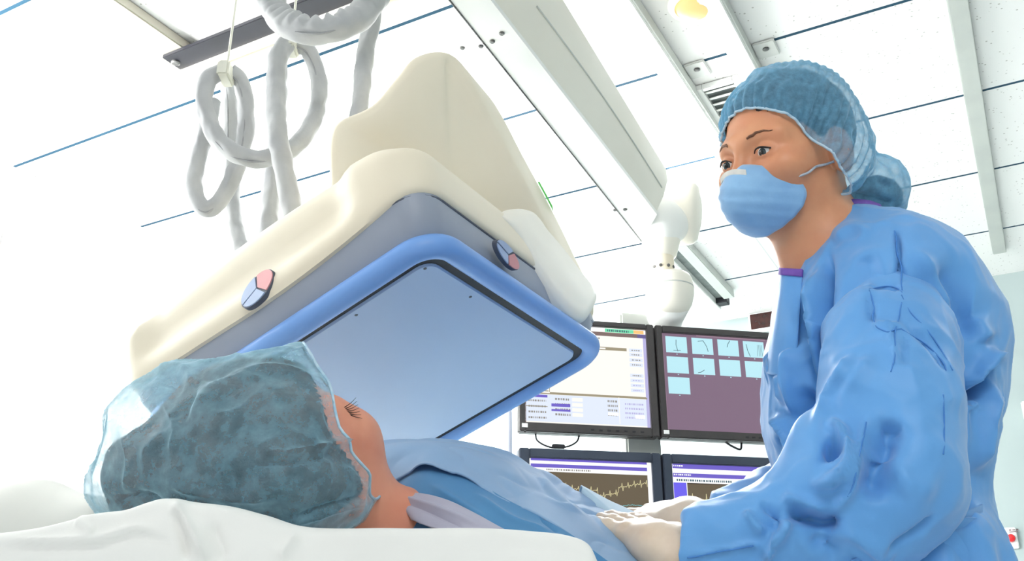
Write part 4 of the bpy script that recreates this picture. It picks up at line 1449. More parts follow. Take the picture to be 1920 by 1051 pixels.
if (N * (V - V.mean(0))).sum() < 0: F = F[:, ::-1]; N = -N
# soft random drape plus pleats below the waist tie
low = np.clip((1.10 - zrel) / .12, 0, 1)
ang = np.arctan2((V - V.mean(0)) @ EY, (V - V.mean(0)) @ EX)
V = crumple(V, N, 23, ((6., .007), (15., .003), (34., .0012)), (1, 1, .7))
N = vnormals(V, F)
V = V + N * (fbm(V, 7., 1, 21) * .004 + low * np.sin(ang * 22 + fbm(V, 3., 1, 4) * 3) * .007)[:, None]
torso_folds = [
    ([(1500, 548), (1472, 610), (1450, 680), (1441, 730)], 9, .014, 'r'),
    ([(1486, 560), (1464, 640), (1452, 700)], 7, -.010, 'r'),
    ([(1556, 458), (1546, 560), (1540, 700), (1546, 770)], 8, -.024, 'r'),
    ([(1540, 488), (1528, 600), (1530, 700), (1538, 760)], 8, .018, 'r'),
    ([(1500, 550), (1516, 620), (1526, 700), (1530, 760)], 9, -.018, 'r'),
    ([(1494, 640), (1484, 700), (1496, 790)], 12, .014, 'r'),
    ([(1456, 772), (1480, 806), (1510, 850), (1520, 875)], 12, .018, 'r'),
    ([(1462, 815), (1474, 855), (1488, 895)], 16, -.016, 'r'),
    ([(1508, 720), (1520, 790), (1535, 845)], 14, -.018, 'r'),
    ([(1466, 700), (1474, 760)], 9, .008, 'r'),
    ([(1466, 850), (1478, 900)], 7, .008, 'r'),
    ([(1676, 425), (1686, 470), (1690, 540)], 5, -.010, 'r'),
    ([(1560, 455), (1600, 430), (1640, 440)], 16, .006, 'r'),
    ([(1620, 470), (1640, 540)], 26, -.006, 'r'),
    ([(1690, 545), (1700, 580), (1740, 610), (1772, 640)], 6, -.008, 'r'),
    ([(1690, 600), (1740, 640), (1785, 690)], 6, -.008, 'r'),
    ([(1750, 490), (1800, 560), (1822, 650)], 26, -.016, 'r'),
    ([(1700, 460), (1760, 530), (1785, 600)], 22, .010, 'r'),
    ([(1830, 590), (1850, 640)], 20, .008, 'r'),
    ([(1882, 668), (1860, 690), (1832, 732), (1805, 750), (1785, 722), (1768, 690)], 9, -.030, 'r'),
    ([(1872, 652), (1848, 678), (1822, 712), (1798, 724)], 12, .016, 'r'),
    ([(1795, 765), (1830, 752)], 8, .012, 'r'),
    ([(1868, 715), (1840, 800), (1824, 890)], 20, .014, 'r'),
    ([(1790, 720), (1800, 800), (1796, 860)], 16, .008, 'r'),
    ([(1768, 735), (1774, 790), (1772, 870)], 8, -.016, 'r'),
    ([(1798, 870), (1792, 930), (1806, 990)], 14, -.03, 'r'),
    ([(1766, 800), (1770, 880)], 10, -.01, 'r'),
]
V = crease(V, F, [(q_, w_, h_ * 1.45, k_) for q_, w_, h_, k_ in torso_folds])
gown = mk('gown', V, F, M['gown'], nurse); thicken(gown, .0016, -1)
goV, goN = V, vnormals(V, F)
# purple neck binding along the top edge
top = V[:n2]
for _ in range(4): top = .5 * top + .25 * (np.roll(top, 1, 0) + np.roll(top, -1, 0))
rg = [[q + EZ * .004, q + EZ * .004 + nrm(q - top.mean(0)) * .003, q - EZ * .005 + nrm(q - top.mean(0)) * .004, q - EZ * .005] for q in top]
Vb, Fb = loft(rg + rg[:1], False, False)
mk('neck_binding', Vb, Fb, M['purple'], gown, label='purple neck binding')
# front neckline flap standing off the neck
Vf, Ff = sheet([[PF(1464, 504, 1.10), PF(1470, 505, 1.09), PF(1486, 506, 1.08), PF(1505, 507, 1.07)],
                [PF(1460, 540, 1.10), PF(1468, 541, 1.085), PF(1484, 545, 1.075), PF(1502, 550, 1.065)],
                [PF(1447, 620, 1.10), PF(1456, 620, 1.08), PF(1476, 622, 1.06), PF(1497, 625, 1.05)],
                [PF(1438, 700, 1.11), PF(1448, 702, 1.09), PF(1470, 704, 1.07), PF(1492, 706, 1.06)]], 20, 40)
fl_ = mk('neckline_flap', Vf, Ff, M['gown'], gown); thicken(fl_, .002)
Vf, Ff = sheet([[PF(1463, 502, 1.099), PF(1470, 503, 1.088), PF(1486, 504, 1.078), PF(1505, 505, 1.068)], [PF(1462, 515, 1.099), PF(1469, 516, 1.088), PF(1485, 517, 1.078), PF(1504, 519, 1.068)]], 20, 6)
nb = mk('binding', Vf, Ff, M['purple'], fl_); thicken(nb, .004)

# ---- sleeves
S = SDF()
S.chain([PF(1664, 580, 1.03), PF(1674, 650, .995), PF(1674, 760, .968), PF(1676, 870, .955)], [.056, .062, .064, .058], .04)
S.chain([PF(1676, 870, .955), PF(1682, 915, .955), PF(1620, 958, .96), PF(1540, 980, .968), PF(1440, 1008, .978), PF(1370, 1028, .978), PF(1300, 1046, .983), PF(1250, 1052, .99)], [.058, .053, .052, .049, .043, .039, .035, .034], .03)
S.ell(PF(1548, 845, .965), (.034, .04, .036), None, .03)
S.ell(PF(1560, 905, .955), (.045, .05, .035), None, .03)
S.plane(PF(1280, 1040, .985), -EX * .96 + EY * .28 + EZ * .1, .003)
V, F = S.mesh(.0036)
V = relax(V, F, 2)
V = crumple(V, vnormals(V, F), 33, ((7., .007), (16., .0035), (36., .0013)))
arm_folds = [
    ([(1605, 655), (1560, 740), (1535, 785), (1528, 815)], 12, .010, 'r'),
    ([(1540, 795), (1570, 800), (1590, 838), (1592, 862), (1580, 888), (1545, 908), (1515, 900)], 12, .020, 'r'),
    ([(1545, 832), (1562, 842), (1572, 856)], 20, -.024, 'r'),
    ([(1628, 770), (1612, 860), (1590, 925), (1552, 975)], 12, .012, 'r'),
    ([(1662, 780), (1648, 870), (1630, 945)], 32, -.020, 'r'),
    ([(1470, 945), (1512, 968), (1545, 980), (1580, 962)], 13, -.022, 'r'),
    ([(1462, 930), (1520, 948), (1560, 950)], 12, .012, 'r'),
    ([(1482, 968), (1458, 1010), (1428, 1056)], 10, .018, 'r'),
    ([(1462, 950), (1446, 1000)], 12, -.012, 'r'),
    ([(1276, 1046), (1355, 1031), (1428, 1018), (1450, 1004)], 5, .005, 'r'),
    
    ([(1395, 955), (1418, 985), (1440, 1000)], 9, .010, 'r'),
    ([(1430, 940), (1455, 970)], 9, -.010, 'r'),
    ([(1648, 790), (1672, 800), (1690, 796)], 10, -.010, 'r'),
    ([(1650, 850), (1700, 900), (1760, 930)], 34, .008, 'r'),
    ([(1560, 985), (1620, 1010), (1680, 1050)], 22, .012, 'r'),
    ([(1520, 1000), (1580, 1040)], 16, -.010, 'r'),
    ([(1640, 1042), (1714, 1000), (1766, 958)], 7, -.008, 'r'),
    ([(1700, 620), (1692, 690)], 6, -.006, 'r'), ([(1660, 600), (1690, 690)], 5, .005, 'r'),
    ([(1690, 600), (1740, 640), (1785, 700)], 7, -.008, 'r'),
    ([(1632, 545), (1634, 606)], 6, -.007, 'r'), ([(1634, 606), (1664, 614), (1694, 608)], 7, .007, 'r'), ([(1630, 534), (1660, 532), (1692, 540)], 6, -.008, 'r'),
    ([(1640, 660), (1600, 720), (1575, 780)], 18, .006, 'r'),
]
V = crease(V, F, [(q_, w_, h_ * 1.2, k_) for q_, w_, h_, k_ in arm_folds])
V = relax(V, F, 1, .4)
mk('sleeve', V, F, M['gown'], gown)
slV, slN = V, vnormals(V, F)
S = SDF()
S.chain([PF(1590, 580, 1.27), PF(1560, 720, 1.33), PF(1548, 880, 1.30), PF(1470, 940, 1.27), PF(1400, 964, 1.235), PF(1340, 980, 1.205), PF(1305, 990, 1.19)], [.06, .065, .062, .045, .037, .032, .032], .03)
S.plane(PF(1336, 982, 1.205), -EX * .98 + EY * .2, .003)
V, F = S.mesh(.0056)
V = relax(V, F, 2)
V = crumple(V, vnormals(V, F), 43, ((9., .006), (22., .003)))
V = crease(V, F, [([(1392, 948), (1400, 968), (1396, 990)], 5, .006, 'r'), ([(1420, 935), (1440, 955)], 6, -.008, 'r'), ([(1440, 925), (1465, 945)], 6, .008, 'r')])
mk('sleeve', V, F, M['gown'], gown)

M['seam_blue'] = mat('gown_seam', rgb(68, 132, 204), .6, var=(60, rgb(60, 122, 194), .4, .65))
allV = np.concatenate([goV, slV]); allN = np.concatenate([goN, slN])
if ((slN * (slV - CAM)).sum(1) < 0).mean() < .5: allN[len(goV):] *= -1
for pts in ([(1676, 427), (1686, 470), (1692, 540)], [(1631, 536), (1660, 533), (1692, 541)], [(1632, 538), (1633, 575), (1635, 610)], [(1635, 610), (1664, 615), (1694, 611)],
            [(1692, 545), (1704, 580), (1742, 612), (1768, 650), (1788, 690)], [(1694, 612), (1740, 644), (1778, 690)], [(1690, 560), (1682, 610), (1672, 690)],
            [(1628, 785), (1612, 860), (1592, 925), (1558, 972)], [(1772, 735), (1776, 790), (1774, 850)], [(1288, 1051), (1350, 1037), (1420, 1024)]):
    q, _n = snap_px(allV, allN, catmull(np.array(pts, float), 16), .0004)
    for _ in range(4): q[1:-1] = .5 * q[1:-1] + .25 * (q[:-2] + q[2:])
    q = catmull(q, 40)
    mk('seam', *tube(q - CF * .0006, .0008, 6), M['seam_blue'], gown)

# far shoulder flap of the wrap-over back
Vf, Ff = sheet([[PF(1690, 470, 1.13), PF(1745, 468, 1.15), PF(1790, 492, 1.16), PF(1812, 545, 1.16)],
                [PF(1690, 480, 1.15), PF(1745, 478, 1.17), PF(1788, 505, 1.175), PF(1808, 560, 1.17)],
                [PF(1690, 520, 1.17), PF(1740, 520, 1.18), PF(1770, 550, 1.18), PF(1790, 610, 1.17)]], 30, 20)
o = mk('back_flap', Vf, Ff, M['gown'], gown); thicken(o, .002)
# waist tie with its knot and hanging end
def ribbon(pts, w, t, name, m, parent, up=EZ):
    P = catmull(np.array(pts), 60)
    T_ = np.gradient(P, axis=0); T_ /= np.linalg.norm(T_, axis=1)[:, None]
    out = np.cross(T_, -CF); out /= np.linalg.norm(out, axis=1)[:, None]
    rg = [[q + o_ * w / 2, q + o_ * w / 2 - CF * t, q - o_ * w / 2 - CF * t, q - o_ * w / 2] for q, o_ in zip(P, out)]
    return mk(name, *loft(rg), m, parent, angle=40)
ribbon([PF(1600, 1065, .93), PF(1680, 1026, .945), PF(1760, 1000, .96), PF(1810, 985, .97), PF(1850, 990, 1.0)], .018, .003, 'waist_tie', M['gown'], gown)
ribbon([PF(1748, 978, .955), PF(1775, 1000, .955), PF(1800, 1040, .96), PF(1806, 1080, .97)], .016, .003, 'waist_tie', M['gown'], gown)
ribbon([PF(1790, 990, .965), PF(1815, 970, .975), PF(1840, 958, 1.0)], .016, .003, 'waist_tie', M['gown'], gown)
# skirt panel flaring out behind
Vf, Ff = sheet([[PF(1800, 925, 1.06), PF(1806, 980, 1.05), PF(1806, 1040, 1.05), PF(1806, 1100, 1.06)],
                [PF(1832, 902, 1.085), PF(1842, 960, 1.07), PF(1844, 1030, 1.06), PF(1846, 1100, 1.06)],
                [PF(1856, 908, 1.11), PF(1864, 970, 1.10), PF(1872, 1030, 1.09), PF(1878, 1100, 1.09)],
                [PF(1852, 915, 1.15), PF(1858, 980, 1.15), PF(1864, 1035, 1.15), PF(1868, 1100, 1.15)],
                [PF(1815, 930, 1.16), PF(1815, 990, 1.17), PF(1815, 1040, 1.17), PF(1815, 1100, 1.17)]], 60, 60)
Vf = Vf + vnormals(Vf, Ff) * (fbm(Vf, 18., 3, 51) * .005)[:, None]
o = mk('skirt_panel', Vf, Ff, M['gown'], gown); thicken(o, .002)

# ---- gloves
def glove(ch, wr, dirn, seed):
    S = SDF(); hand_sdf(S, ch, .0006)
    S.cap(wr + dirn * .02, wr - dirn * .008, .0235, .0235, .015)
    V, F = S.mesh(.0021); V = relax(V, F, 1, .4)
    V = V + vnormals(V, F) * (fbm(V, 60., 2, seed) * .0007)[:, None]
    return V, F
V, F = glove(ch_n, WR_N, dn, 1); mk('glove', V, F, M['glove'], nurse, label='pale latex glove nearest the camera')
V, F = glove(ch_f, WR_F, df, 2); mk('glove', V, F, M['glove'], nurse, label='pale latex glove behind, knuckles raised')
# ================================================================== PATIENT TABLE
M['linen'] = mat('white_linen', rgb(236, 236, 232), .75, sheen=.2, bump=(700, .12, .0006), var=(5, rgb(230, 230, 226), .4, .65))
M['bolster'] = mat('grey_white_vinyl', rgb(216, 217, 210), .5, var=(4, rgb(210, 211, 204), .4, .65))
M['pat_gown'] = mat('pale_blue_gown', rgb(150, 186, 222), .6, sheen=.3, transl=.15, bump=(800, .15, .0006), var=(10, rgb(140, 176, 214), .4, .65))
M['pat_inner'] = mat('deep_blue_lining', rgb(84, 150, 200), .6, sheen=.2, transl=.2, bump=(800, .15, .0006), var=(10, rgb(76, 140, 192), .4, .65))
M['pat_mauve'] = mat('mauve_grey_cloth', rgb(176, 174, 192), .65, sheen=.3, bump=(800, .15, .0006), var=(10, rgb(166, 164, 184), .4, .65))
M['drape'] = mat('light_blue_drape', rgb(206, 230, 244), .6, sheen=.3, transl=.15, bump=(800, .15, .0006), var=(10, rgb(198, 224, 240), .4, .65))

TD = D(.26, 1, 0); TW = np.cross(TD, EZ)
def TP(w_, l_, z_): return LV(-.22, .872, 0) + TW * w_ + TD * l_ + EZ * z_
tab = empty('patient_table', TP(0, .8, 0), 'patient table with thin white mattress under the lying patient', 'table')
MB().add(*box(TP(-.01, .86, .935), TW, TD, EZ, .56, 1.70, .03, .008)).build('table_top', [M['white_enamel']], tab)
MB().add(*box(TP(0, .95, .46), TW, TD, EZ, .30, .40, .91, .03)).build('column', [M['white_enamel']], tab)
MB().add(*box(TP(0, .95, .03), TW, TD, EZ, .46, 1.0, .06, .02)).build('base', [M['grey_rail']], tab)
MB().add(*box(TP(-.01, .86, .984), TW, TD, EZ, .54, 1.68, .066, .02)).build('mattress', [M['bolster']], tab)

# sheet over the mattress: crest line seen in the photo, then down the near side
crest = [(-120, 1012), (0, 1001), (90, 986), (185, 962), (240, 955), (285, 940), (314, 934), (352, 941), (430, 950), (495, 966), (560, 985), (640, 991), (760, 993), (900, 994), (1000, 999), (1060, 1004), (1100, 1018), (1119, 1052)]
def cz(dz, df, dy=0):
    return [PF(x, y + dy, .80 + df) + EZ * dz for x, y in crest]
bk = [PF(x, y, .80) + EY * .30 - EZ * .03 for x, y in crest]
md = [PF(x, y, .80) + EY * .10 - EZ * .006 for x, y in crest]
V, F = sheet([bk, md, cz(0, 0), [q - EY * .022 - EZ * .018 for q in cz(0, 0)], [q - EY * .032 - EZ * .06 for q in cz(0, 0)], [q - EY * .036 - EZ * .13 for q in cz(0, 0)], [q - EY * .036 - EZ * .22 for q in cz(0, 0)]], 420, 200)
N = vnormals(V, np.array(F))
if (N @ CF).mean() > 0: F = [f[::-1] for f in F]; N = -N
V = V + N * (fbm(V, 8., 2, 61) * .004)[:, None]
V = crease(V, np.array(F), [
    ([(316, 935), (352, 985), (378, 1030), (392, 1060)], 14, .012, 'r'), ([(330, 955), (345, 1010), (352, 1051)], 12, -.010, 'r'),
    ([(395, 975), (412, 1020), (420, 1055)], 16, -.006, 'r'),
    ([(-20, 1028), (100, 1026), (180, 1024), (230, 1008), (265, 1002), (310, 1012), (345, 1016)], 8, -.005, 'r'),
    ([(-20, 1016), (100, 1014), (185, 1010), (232, 996), (265, 990), (320, 1000)], 10, .005, 'r'),
    ([(140, 975), (180, 1000)], 14, .005, 'r'), ([(560, 1000), (520, 1050)], 14, .006, 'r')], facing=-.3)
sh = mk('bed_sheet', V, F, M['linen']); thicken(sh, .0015, -1)
tag(sh, 'white creased sheet draped over the edge of the patient table', 'sheet')

# padded head bolster at the far left
S = SDF()
S.cap(PF(-260, 975, 1.10), PF(60, 990, 1.06), .044, .044, .02).cap(PF(60, 990, 1.06), PF(200, 1010, 1.02), .044, .036, .04).cap(PF(-200, 1040, 1.05), PF(190, 1045, 1.0), .05, .045, .05)
V, F = S.mesh(.006); V = relax(V, F, 2)
bo = mk('head_bolster', V, F, M['bolster'])
tag(bo, 'grey white padded bolster at the head of the patient table', 'pillow')

# ================================================================== LYING PERSON
fP = nrm(.60 * EX + .36 * CU + .71 * CF)
uP = nrm(-.52 * EX + .85 * CU + .0 * CF)
FRP = frame(fP, uP); fP, lP, uP = FRP
AP = np.stack(FRP)
PS = .98
# the brow on the near side is seen at (632, 742)
HP = PF(634, 748, .985) - PS * (.084 * fP - .034 * lP + .024 * uP)
S = SDF()
pp_ = head_sdf(S, HP, FRP, PS, True, False)
S.ell(pp_(.062, -.046, -.020), np.array([.034, .030, .034]) * PS, AP, .025)
nk0 = pp_(-.012, 0, -.06); nk1 = PF(752, 1000, 1.02)
S.ell(pp_(.040, -.050, -.062), np.array([.034, .022, .032]) * PS, AP, .03)
S.cap(nk0, nk1, .048, .047, .03)
# shoulders, trunk and arms under the gown, legs along the table
dn_ = EZ * .045
S.cap(PF(795, 1015, 1.04), PF(800, 955, 1.22) - dn_, .034, .042, .04)
S.cap(PF(840, 960, 1.13) - dn_, PF(1050, 1010, 1.14) - dn_, .062, .062, .04).cap(PF(1050, 1010, 1.14) - dn_, LV(.17, 1.24, 1.025), .062, .07, .04)
S.chain([PF(850, 1000, 1.03), PF(1050, 1055, 1.03), PF(1230, 1125, 1.06)], [.034, .030, .024], .02)
S.chain([PF(850, 930, 1.24) - dn_, PF(1050, 985, 1.25) - dn_, PF(1230, 1045, 1.23) - dn_], [.036, .030, .024], .02)
for q in (-.075, .075):
    S.chain([LV(.17, 1.24, 1.025) + TW * q, TP(q, 1.05, 1.075) + TW * .02, TP(q, 1.55, 1.065)], [.065, .055, .04], .03)
    S.cap(TP(q, 1.58, 1.07), TP(q, 1.60, 1.19), .034, .028, .02)
V, F = S.mesh(.0042); V = relax(V, F, 1)
pat = mk('person', V, F, M['skin_pink'])
tag(pat, 'lying person in pale blue bouffant cap and blue gown looking towards the masked person', 'person')
patV, patN = V, vnormals(V, F)
# ear rim, lashes
lp, ln = snap_px(patV, patN, [(648, 757), (653, 765), (658, 773)], .0)
for k in range(7):
    a_ = lp[0] * (1 - k / 6) + lp[2] * k / 6
    q = catmull(np.array([a_, a_ + EX * .006 + CU * (.004 - .001 * k), a_ + EX * .012 + CU * (.010 - .0022 * k)]), 8)
    mk('eyelash', *tube(q, np.linspace(.0005, .0002, 8), 5), M['lash'], pat)

def IP(px, py, d): return CAM + ray(px, py) * d
ICAM = np.stack([EX, CU, CF])
# hair as a loose mass inside the cap
S = SDF()
def pe(px, py, d, rx, ry, rz, k=.03):
    s_ = d / FPX
    S.ell(IP(px, py, d), (rx * s_, ry * s_, rz), ICAM, k)
pe(500, 830, .93, 170, 120, .084); pe(385, 872, .93, 165, 104, .078); pe(290, 895, .935, 72, 64, .056); pe(560, 895, .92, 122, 76, .074); pe(430, 775, .935, 86, 56, .054)
S.ell(pp_(-.012, 0, .036), np.array([.099, .080, .090]) * PS, AP, .02)
V, F = S.mesh(.005); V = relax(V, F, 1)
V = V + vnormals(V, F) * (fbm(V, 22., 3, 71) * .006)[:, None]
Qh = proj(V)
V, F = drop_faces(V, F, Qh[:, 0] < np.interp(Qh[:, 1], [640, 700, 738, 800, 850, 880, 905, 940, 1000], [540, 584, 602, 622, 652, 672, 680, 684, 690]))
mk('hair', V, F, M['hair_grey'], pat)
S = SDF()
pe(480, 830, .92, 205, 160, .102); pe(300, 870, .93, 105, 115, .082); pe(560, 760, .93, 90, 92, .07, .04); pe(612, 900, .91, 100, 92, .100, .03); pe(560, 860, .91, 110, 110, .105, .03); pe(330, 790, .94, 80, 90, .07, .04); pe(255, 905, .93, 62, 66, .06, .03); pe(430, 900, .92, 190, 88, .09, .03)
V, F = S.mesh(.0033); V = relax(V, F, 2)
N = vnormals(V, F)
# opening towards the face and the neck
Q = proj(V)
edge = np.interp(Q[:, 1], [640, 700, 738, 800, 850, 880, 905, 940, 1000], [560, 604, 622, 640, 672, 694, 702, 706, 712])
back = ((V - HP) @ lP) > .0
R = (V - HP) / PS
cutf = (R @ fP) - np.interp(R @ uP, [-.12, -.06, 0, .06, .12], [-.06, .02, .05, .082, .2])
keep = np.where(back, cutf < 0, Q[:, 0] < edge)
V, F = drop_faces(V, F, keep)
V = relax(V, F, 1)
N = vnormals(V, F)
nz = fbm(V, 20., 3, 81); rid = 1 - np.abs(fbm(V, 11., 3, 85))
V = crumple(V, N, 87, ((7., .010), (16., .006), (36., .0025)))
N = vnormals(V, F)
V = V + N * ((rid - .75) * .004)[:, None]
V = crease(V, F, [
    ([(455, 852), (530, 850), (600, 838), (660, 822), (690, 822)], 6, .010, 'r'), ([(450, 862), (540, 864), (640, 850)], 12, -.008, 'r'),
    ([(470, 990), (560, 975), (640, 950), (705, 940)], 8, .009, 'r'), ([(520, 985), (600, 955), (700, 925)], 9, -.007, 'r'),
    ([(430, 700), (520, 690), (590, 720), (630, 800)], 8, .006, 'r'), ([(300, 735), (330, 800), (320, 860)], 8, .006, 'r'), ([(225, 800), (245, 860), (235, 930)], 8, .007, 'r'),
    ([(210, 940), (260, 925), (310, 945)], 7, -.008, 'r'), ([(380, 690), (350, 760), (340, 800)], 7, -.006, 'r'), ([(600, 720), (620, 790), (650, 830)], 7, -.006, 'r'),
    ([(300, 900), (400, 930), (520, 935)], 8, .006, 'r'), ([(640, 870), (668, 900), (690, 930)], 6, .006, 'r')], facing=0)
pc = mk('surgical_cap', V, F, M['cap_pale'], pat, label='pale blue see-through bouffant cap')
L = border_loop(F)[0]
C = V[L]
for _ in range(8): C = .5 * C + .25 * (np.roll(C, 1, 0) + np.roll(C, -1, 0))
mk('elastic_hem', *tube(C[::3], .0014, 7, closed=True), M['hem'], pc)

# gown over the chest: far silhouette, crown of the chest, near opening edge
far_ = [(700, 842), (716, 829), (780, 828), (850, 834), (930, 848), (990, 872), (1050, 904), (1095, 929), (1180, 972), (1270, 1016), (1350, 1060)]
near = [(722, 918), (742, 900), (765, 883), (790, 868), (830, 875), (875, 892), (940, 932), (1000, 966), (1060, 1004), (1130, 1056), (1220, 1130)]
def zipc(A, fa, t=0.): return [PF(x, y, f_) for (x, y), f_ in zip(A, fa)]
ff = [1.15, 1.15, 1.16, 1.18, 1.19, 1.2, 1.21, 1.21, 1.21, 1.21, 1.21]
fn = [1.06, 1.05, 1.035, 1.02, 1.01, 1.0, .985, .975, .97, .965, .96]
farw = zipc(far_, ff); nearw = zipc(near, fn)
mid = [(a * .5 + b * .5) + CU * .012 - CF * .018 for a, b in zip(farw, nearw)]
q1 = [(a * .8 + b * .2) + CU * .006 - CF * .012 for a, b in zip(farw, nearw)]
under = [a + EY * .07 - EZ * .035 for a in farw]; under2 = [a + EY * .10 - EZ * .14 for a in farw]
V, F = sheet([nearw, mid, q1, farw, under, under2], 200, 110)
N = vnormals(V, np.array(F))
if (N @ CF).mean() > 0: F = [f[::-1] for f in F]; N = -N
V = crumple(V, N, 93, ((7., .004), (18., .002)))
V = crease(V, np.array(F), [([(780, 830), (782, 850), (778, 868)], 6, .004, 'r'), ([(990, 880), (1060, 950), (1110, 1000), (1150, 1051)], 16, -.008, 'r'), ([(1040, 905), (1100, 960), (1180, 1051)], 12, .007, 'r'),
     ([(1090, 935), (1150, 990), (1210, 1051)], 8, .008, 'r'), ([(870, 845), (930, 880), (1000, 930)], 20, .004, 'r'), ([(1020, 900), (1060, 930), (1080, 945)], 8, .004, 'r'), ([(792, 868), (870, 890), (940, 930), (1000, 965), (1060, 1003)], 6, .005, 'r')], facing=-.3)
pg = mk('gown', V, F, M['pat_gown'], pat, label='pale blue patient gown'); thicken(pg, .0018, -1)
# lining seen through the open side, lying over the near shoulder
in_t = [(724, 920), (760, 890), (790, 871), (840, 876), (880, 893), (940, 931), (1000, 962), (1064, 998), (1140, 1052)]
in_m = [(730, 930), (775, 915), (810, 912), (860, 928), (910, 950), (960, 972), (1010, 990), (1066, 1014), (1140, 1075)]
in_b = [(780, 1010), (810, 1012), (850, 1014), (890, 1015), (930, 1016), (970, 1018), (1015, 1020), (1070, 1026), (1140, 1090)]
V, F = sheet([zipc(in_t, [1.075, 1.06, 1.042, 1.025, 1.008, .99, .975, .968, .96]), zipc(in_m, [1.03, 1.01, 1.0, .985, .97, .96, .955, .955, .955]), zipc(in_b, [.965, .955, .95, .945, .94, .94, .94, .94, .945])], 150, 60)
N = vnormals(V, np.array(F)); 
if (N @ CF).mean() > 0: F = [f[::-1] for f in F]
V = crease(V, np.array(F), [([(880, 920), (960, 975), (1040, 1000)], 8, .005, 'r'), ([(1010, 970), (1050, 1000)], 4, -.004, 'r'), ([(800, 905), (900, 970), (930, 995)], 12, .005, 'r')], facing=-.3)
gl = mk('lining', V, F, M['pat_inner'], pg, label='deeper blue lining in the open side'); thicken(gl, .0015)
# grey mauve folds by the neck
mv1 = [(690, 905), (722, 914), (745, 926), (790, 925), (840, 938), (890, 962), (930, 984), (960, 1000)]
mv2 = [(690, 920), (724, 934), (752, 944), (800, 952), (846, 962), (885, 978), (915, 992), (945, 1008)]
mv3 = [(690, 945), (728, 962), (765, 968), (800, 985), (835, 994), (865, 1000), (895, 1006), (930, 1016)]
V, F = sheet([zipc(mv1, [1.10, 1.045, 1.02, .99, .97, .955, .945, .94]), zipc(mv2, [1.09, 1.04, .99, .965, .95, .942, .937, .935]), zipc(mv3, [1.08, 1.03, .97, .95, .94, .935, .932, .93])], 120, 50)
N = vnormals(V, np.array(F)); 
if (N @ CF).mean() > 0: F = [f[::-1] for f in F]
V = crease(V, np.array(F), [([(728, 930), (790, 952), (850, 980), (880, 998)], 6, -.003, 'r'), ([(727, 928), (780, 940), (850, 965), (910, 992)], 5, .004, 'r'), ([(735, 945), (770, 972), (800, 990)], 4, -.005, 'r')], facing=-.3)
mv = mk('collar_fold', V, F, M['pat_mauve'], pg, label='grey mauve folds beside the neck'); thicken(mv, .0015)

# lighter drape over the belly, beyond the gown
dfar = [(1086, 922), (1130, 944), (1180, 964), (1230, 986), (1275, 1006), (1330, 1034), (1400, 1080)]
dnear = [(1092, 934), (1128, 966), (1165, 1000), (1205, 1045), (1240, 1085), (1280, 1130), (1340, 1180)]
fw1 = [1.225, 1.23, 1.235, 1.235, 1.235, 1.235, 1.235]; fw2 = [1.195, 1.15, 1.10, 1.05, 1.02, 1.0, 1.0]
a_ = [q + EZ * .004 - CF * .004 for q in zipc(dfar, fw1)]; b_ = [q + EZ * .004 - CF * .010 for q in zipc(dnear, fw2)]
V, F = sheet([b_, [x * .5 + y * .5 + CU * .010 - CF * .020 for x, y in zip(a_, b_)], a_, [x + EY * .07 - EZ * .03 for x in a_], [x + EY * .1 - EZ * .14 for x in a_]], 120, 70)
N = vnormals(V, np.array(F))
if (N @ CF).mean() > 0: F = [f[::-1] for f in F]; N = -N
V = V + N * (fbm(V, 12., 2, 95) * .002)[:, None]
V = crease(V, np.array(F), [([(1120, 940), (1200, 985), (1270, 1020)], 6, .003, 'r'), ([(1140, 958), (1220, 1004), (1280, 1040)], 6, -.003, 'r')], facing=-.3)
dr = mk('drape', V, F, M['drape']); thicken(dr, .0018, -1)
tag(dr, 'light blue drape over the belly of the lying person, under the gloved hands', 'drape')

# the drape runs on over the legs
S = SDF()
S.cap(PF(1050, 1015, 1.17) - dn_, LV(.17, 1.24, 1.025), .064, .072, .04)
for q in (-.075, .075):
    S.chain([LV(.17, 1.24, 1.025) + TW * q, TP(q, 1.05, 1.075) + TW * .02, TP(q, 1.55, 1.065)], [.068, .064, .052], .06)
    S.cap(TP(q, 1.58, 1.07), TP(q, 1.60, 1.19), .048, .042, .03)
V, F = S.mesh(.006); V = relax(V, F, 3)
V = crumple(V, vnormals(V, F), 97, ((9., .004), (20., .002)))
mk('leg_panel', V, F, M['drape'], dr)
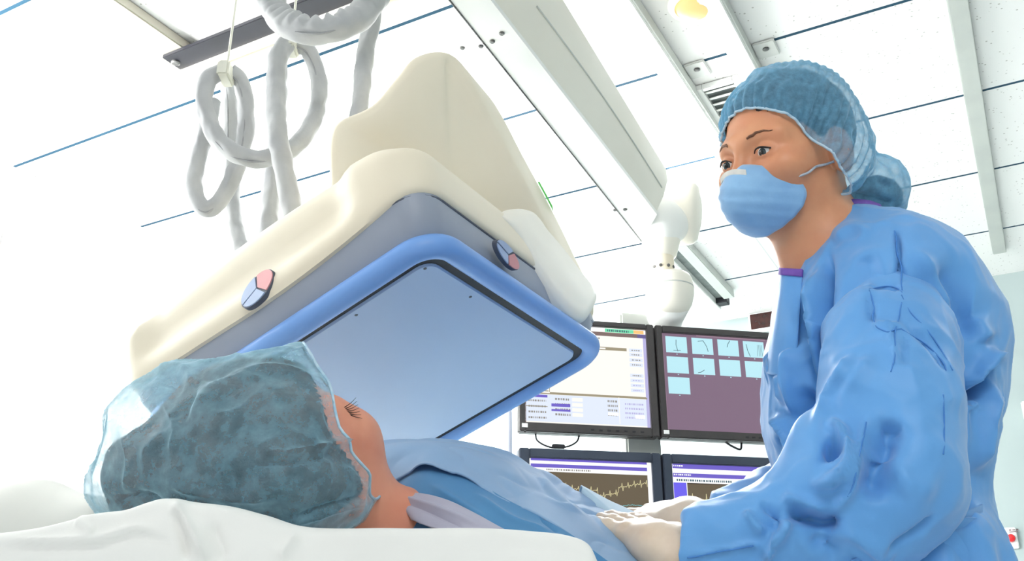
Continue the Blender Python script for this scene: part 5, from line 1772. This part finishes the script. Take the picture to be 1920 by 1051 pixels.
# ================================================================== LIGHT
w = bpy.data.worlds.new('room_light'); SC.world = w; w.use_nodes = True
bg = w.node_tree.nodes['Background']
bg.inputs[0].default_value = rgb(246, 250, 255); bg.inputs[1].default_value = 0.72
def area(name, loc, target, sx, sy, power, col=(1, 1, 1), spread=180):
    l = bpy.data.lights.new(name, 'AREA'); l.shape = 'RECTANGLE'; l.size = sx; l.size_y = sy; l.energy = power; l.color = col; l.spread = math.radians(spread)
    o = bpy.data.objects.new(name, l); COL.objects.link(o)
    o.location = Vector(loc)
    o.rotation_euler = (Vector(target) - Vector(loc)).to_track_quat('-Z', 'Y').to_euler()
    return o
area('left_wall_fill', (-2.75, -.4, CEIL - .25), (-3.3, 2.6, 1.5), .5, 1.8, 150, spread=80)  # added area light that overexposes the left wall; no such fixture known
area('left_ceiling_fill', (-3.0, .3, 2.0), (-2.2, 2.0, CEIL), .3, 1.4, 60, spread=110)  # invented lamp out of frame, put in to whiten the left ceiling
area('key_light', (-1.2, 3.0, CEIL - .06), (.2, 1.2, 1.0), 1.0, 1.0, 60)  # key added to rim the face and gown; the ceiling has no lamp here
area('back_wall_fill', (-2.4, 3.9, CEIL - .06), (-2.8, 4.9, 1.3), 1.4, .4, 55, spread=120)  # extra light added to wash out the left part of the back wall
area('front_fill', (.8, -.9, CEIL - .06), (.4, 1.2, 1.0), 1.2, .8, 30)  # unseen fill added behind the camera to lift the foreground
area('right_fill', (1.6, 2.6, CEIL - .06), (1.4, 2.8, 0), .6, 1.2, 9)  # weak fill light added out of view on the right, no lamp known

cam = bpy.data.cameras.new('camera'); co = bpy.data.objects.new('camera', cam); COL.objects.link(co)
cam.sensor_fit = 'HORIZONTAL'; cam.sensor_width = 36.0; cam.lens = 36.0 * FPX / 1920.0
cam.clip_start = .02
Rm = np.stack([EX, CU, -CF], 1)
co.matrix_world = Matrix([list(Rm[i]) + [CAM[i]] for i in range(3)] + [[0, 0, 0, 1]])
SC.camera = co
SC.view_settings.view_transform = 'Standard'
SC.view_settings.look = 'None'
SC.view_settings.exposure = 0.22
SC.view_settings.gamma = 1.0
SC.view_settings.use_curve_mapping = False
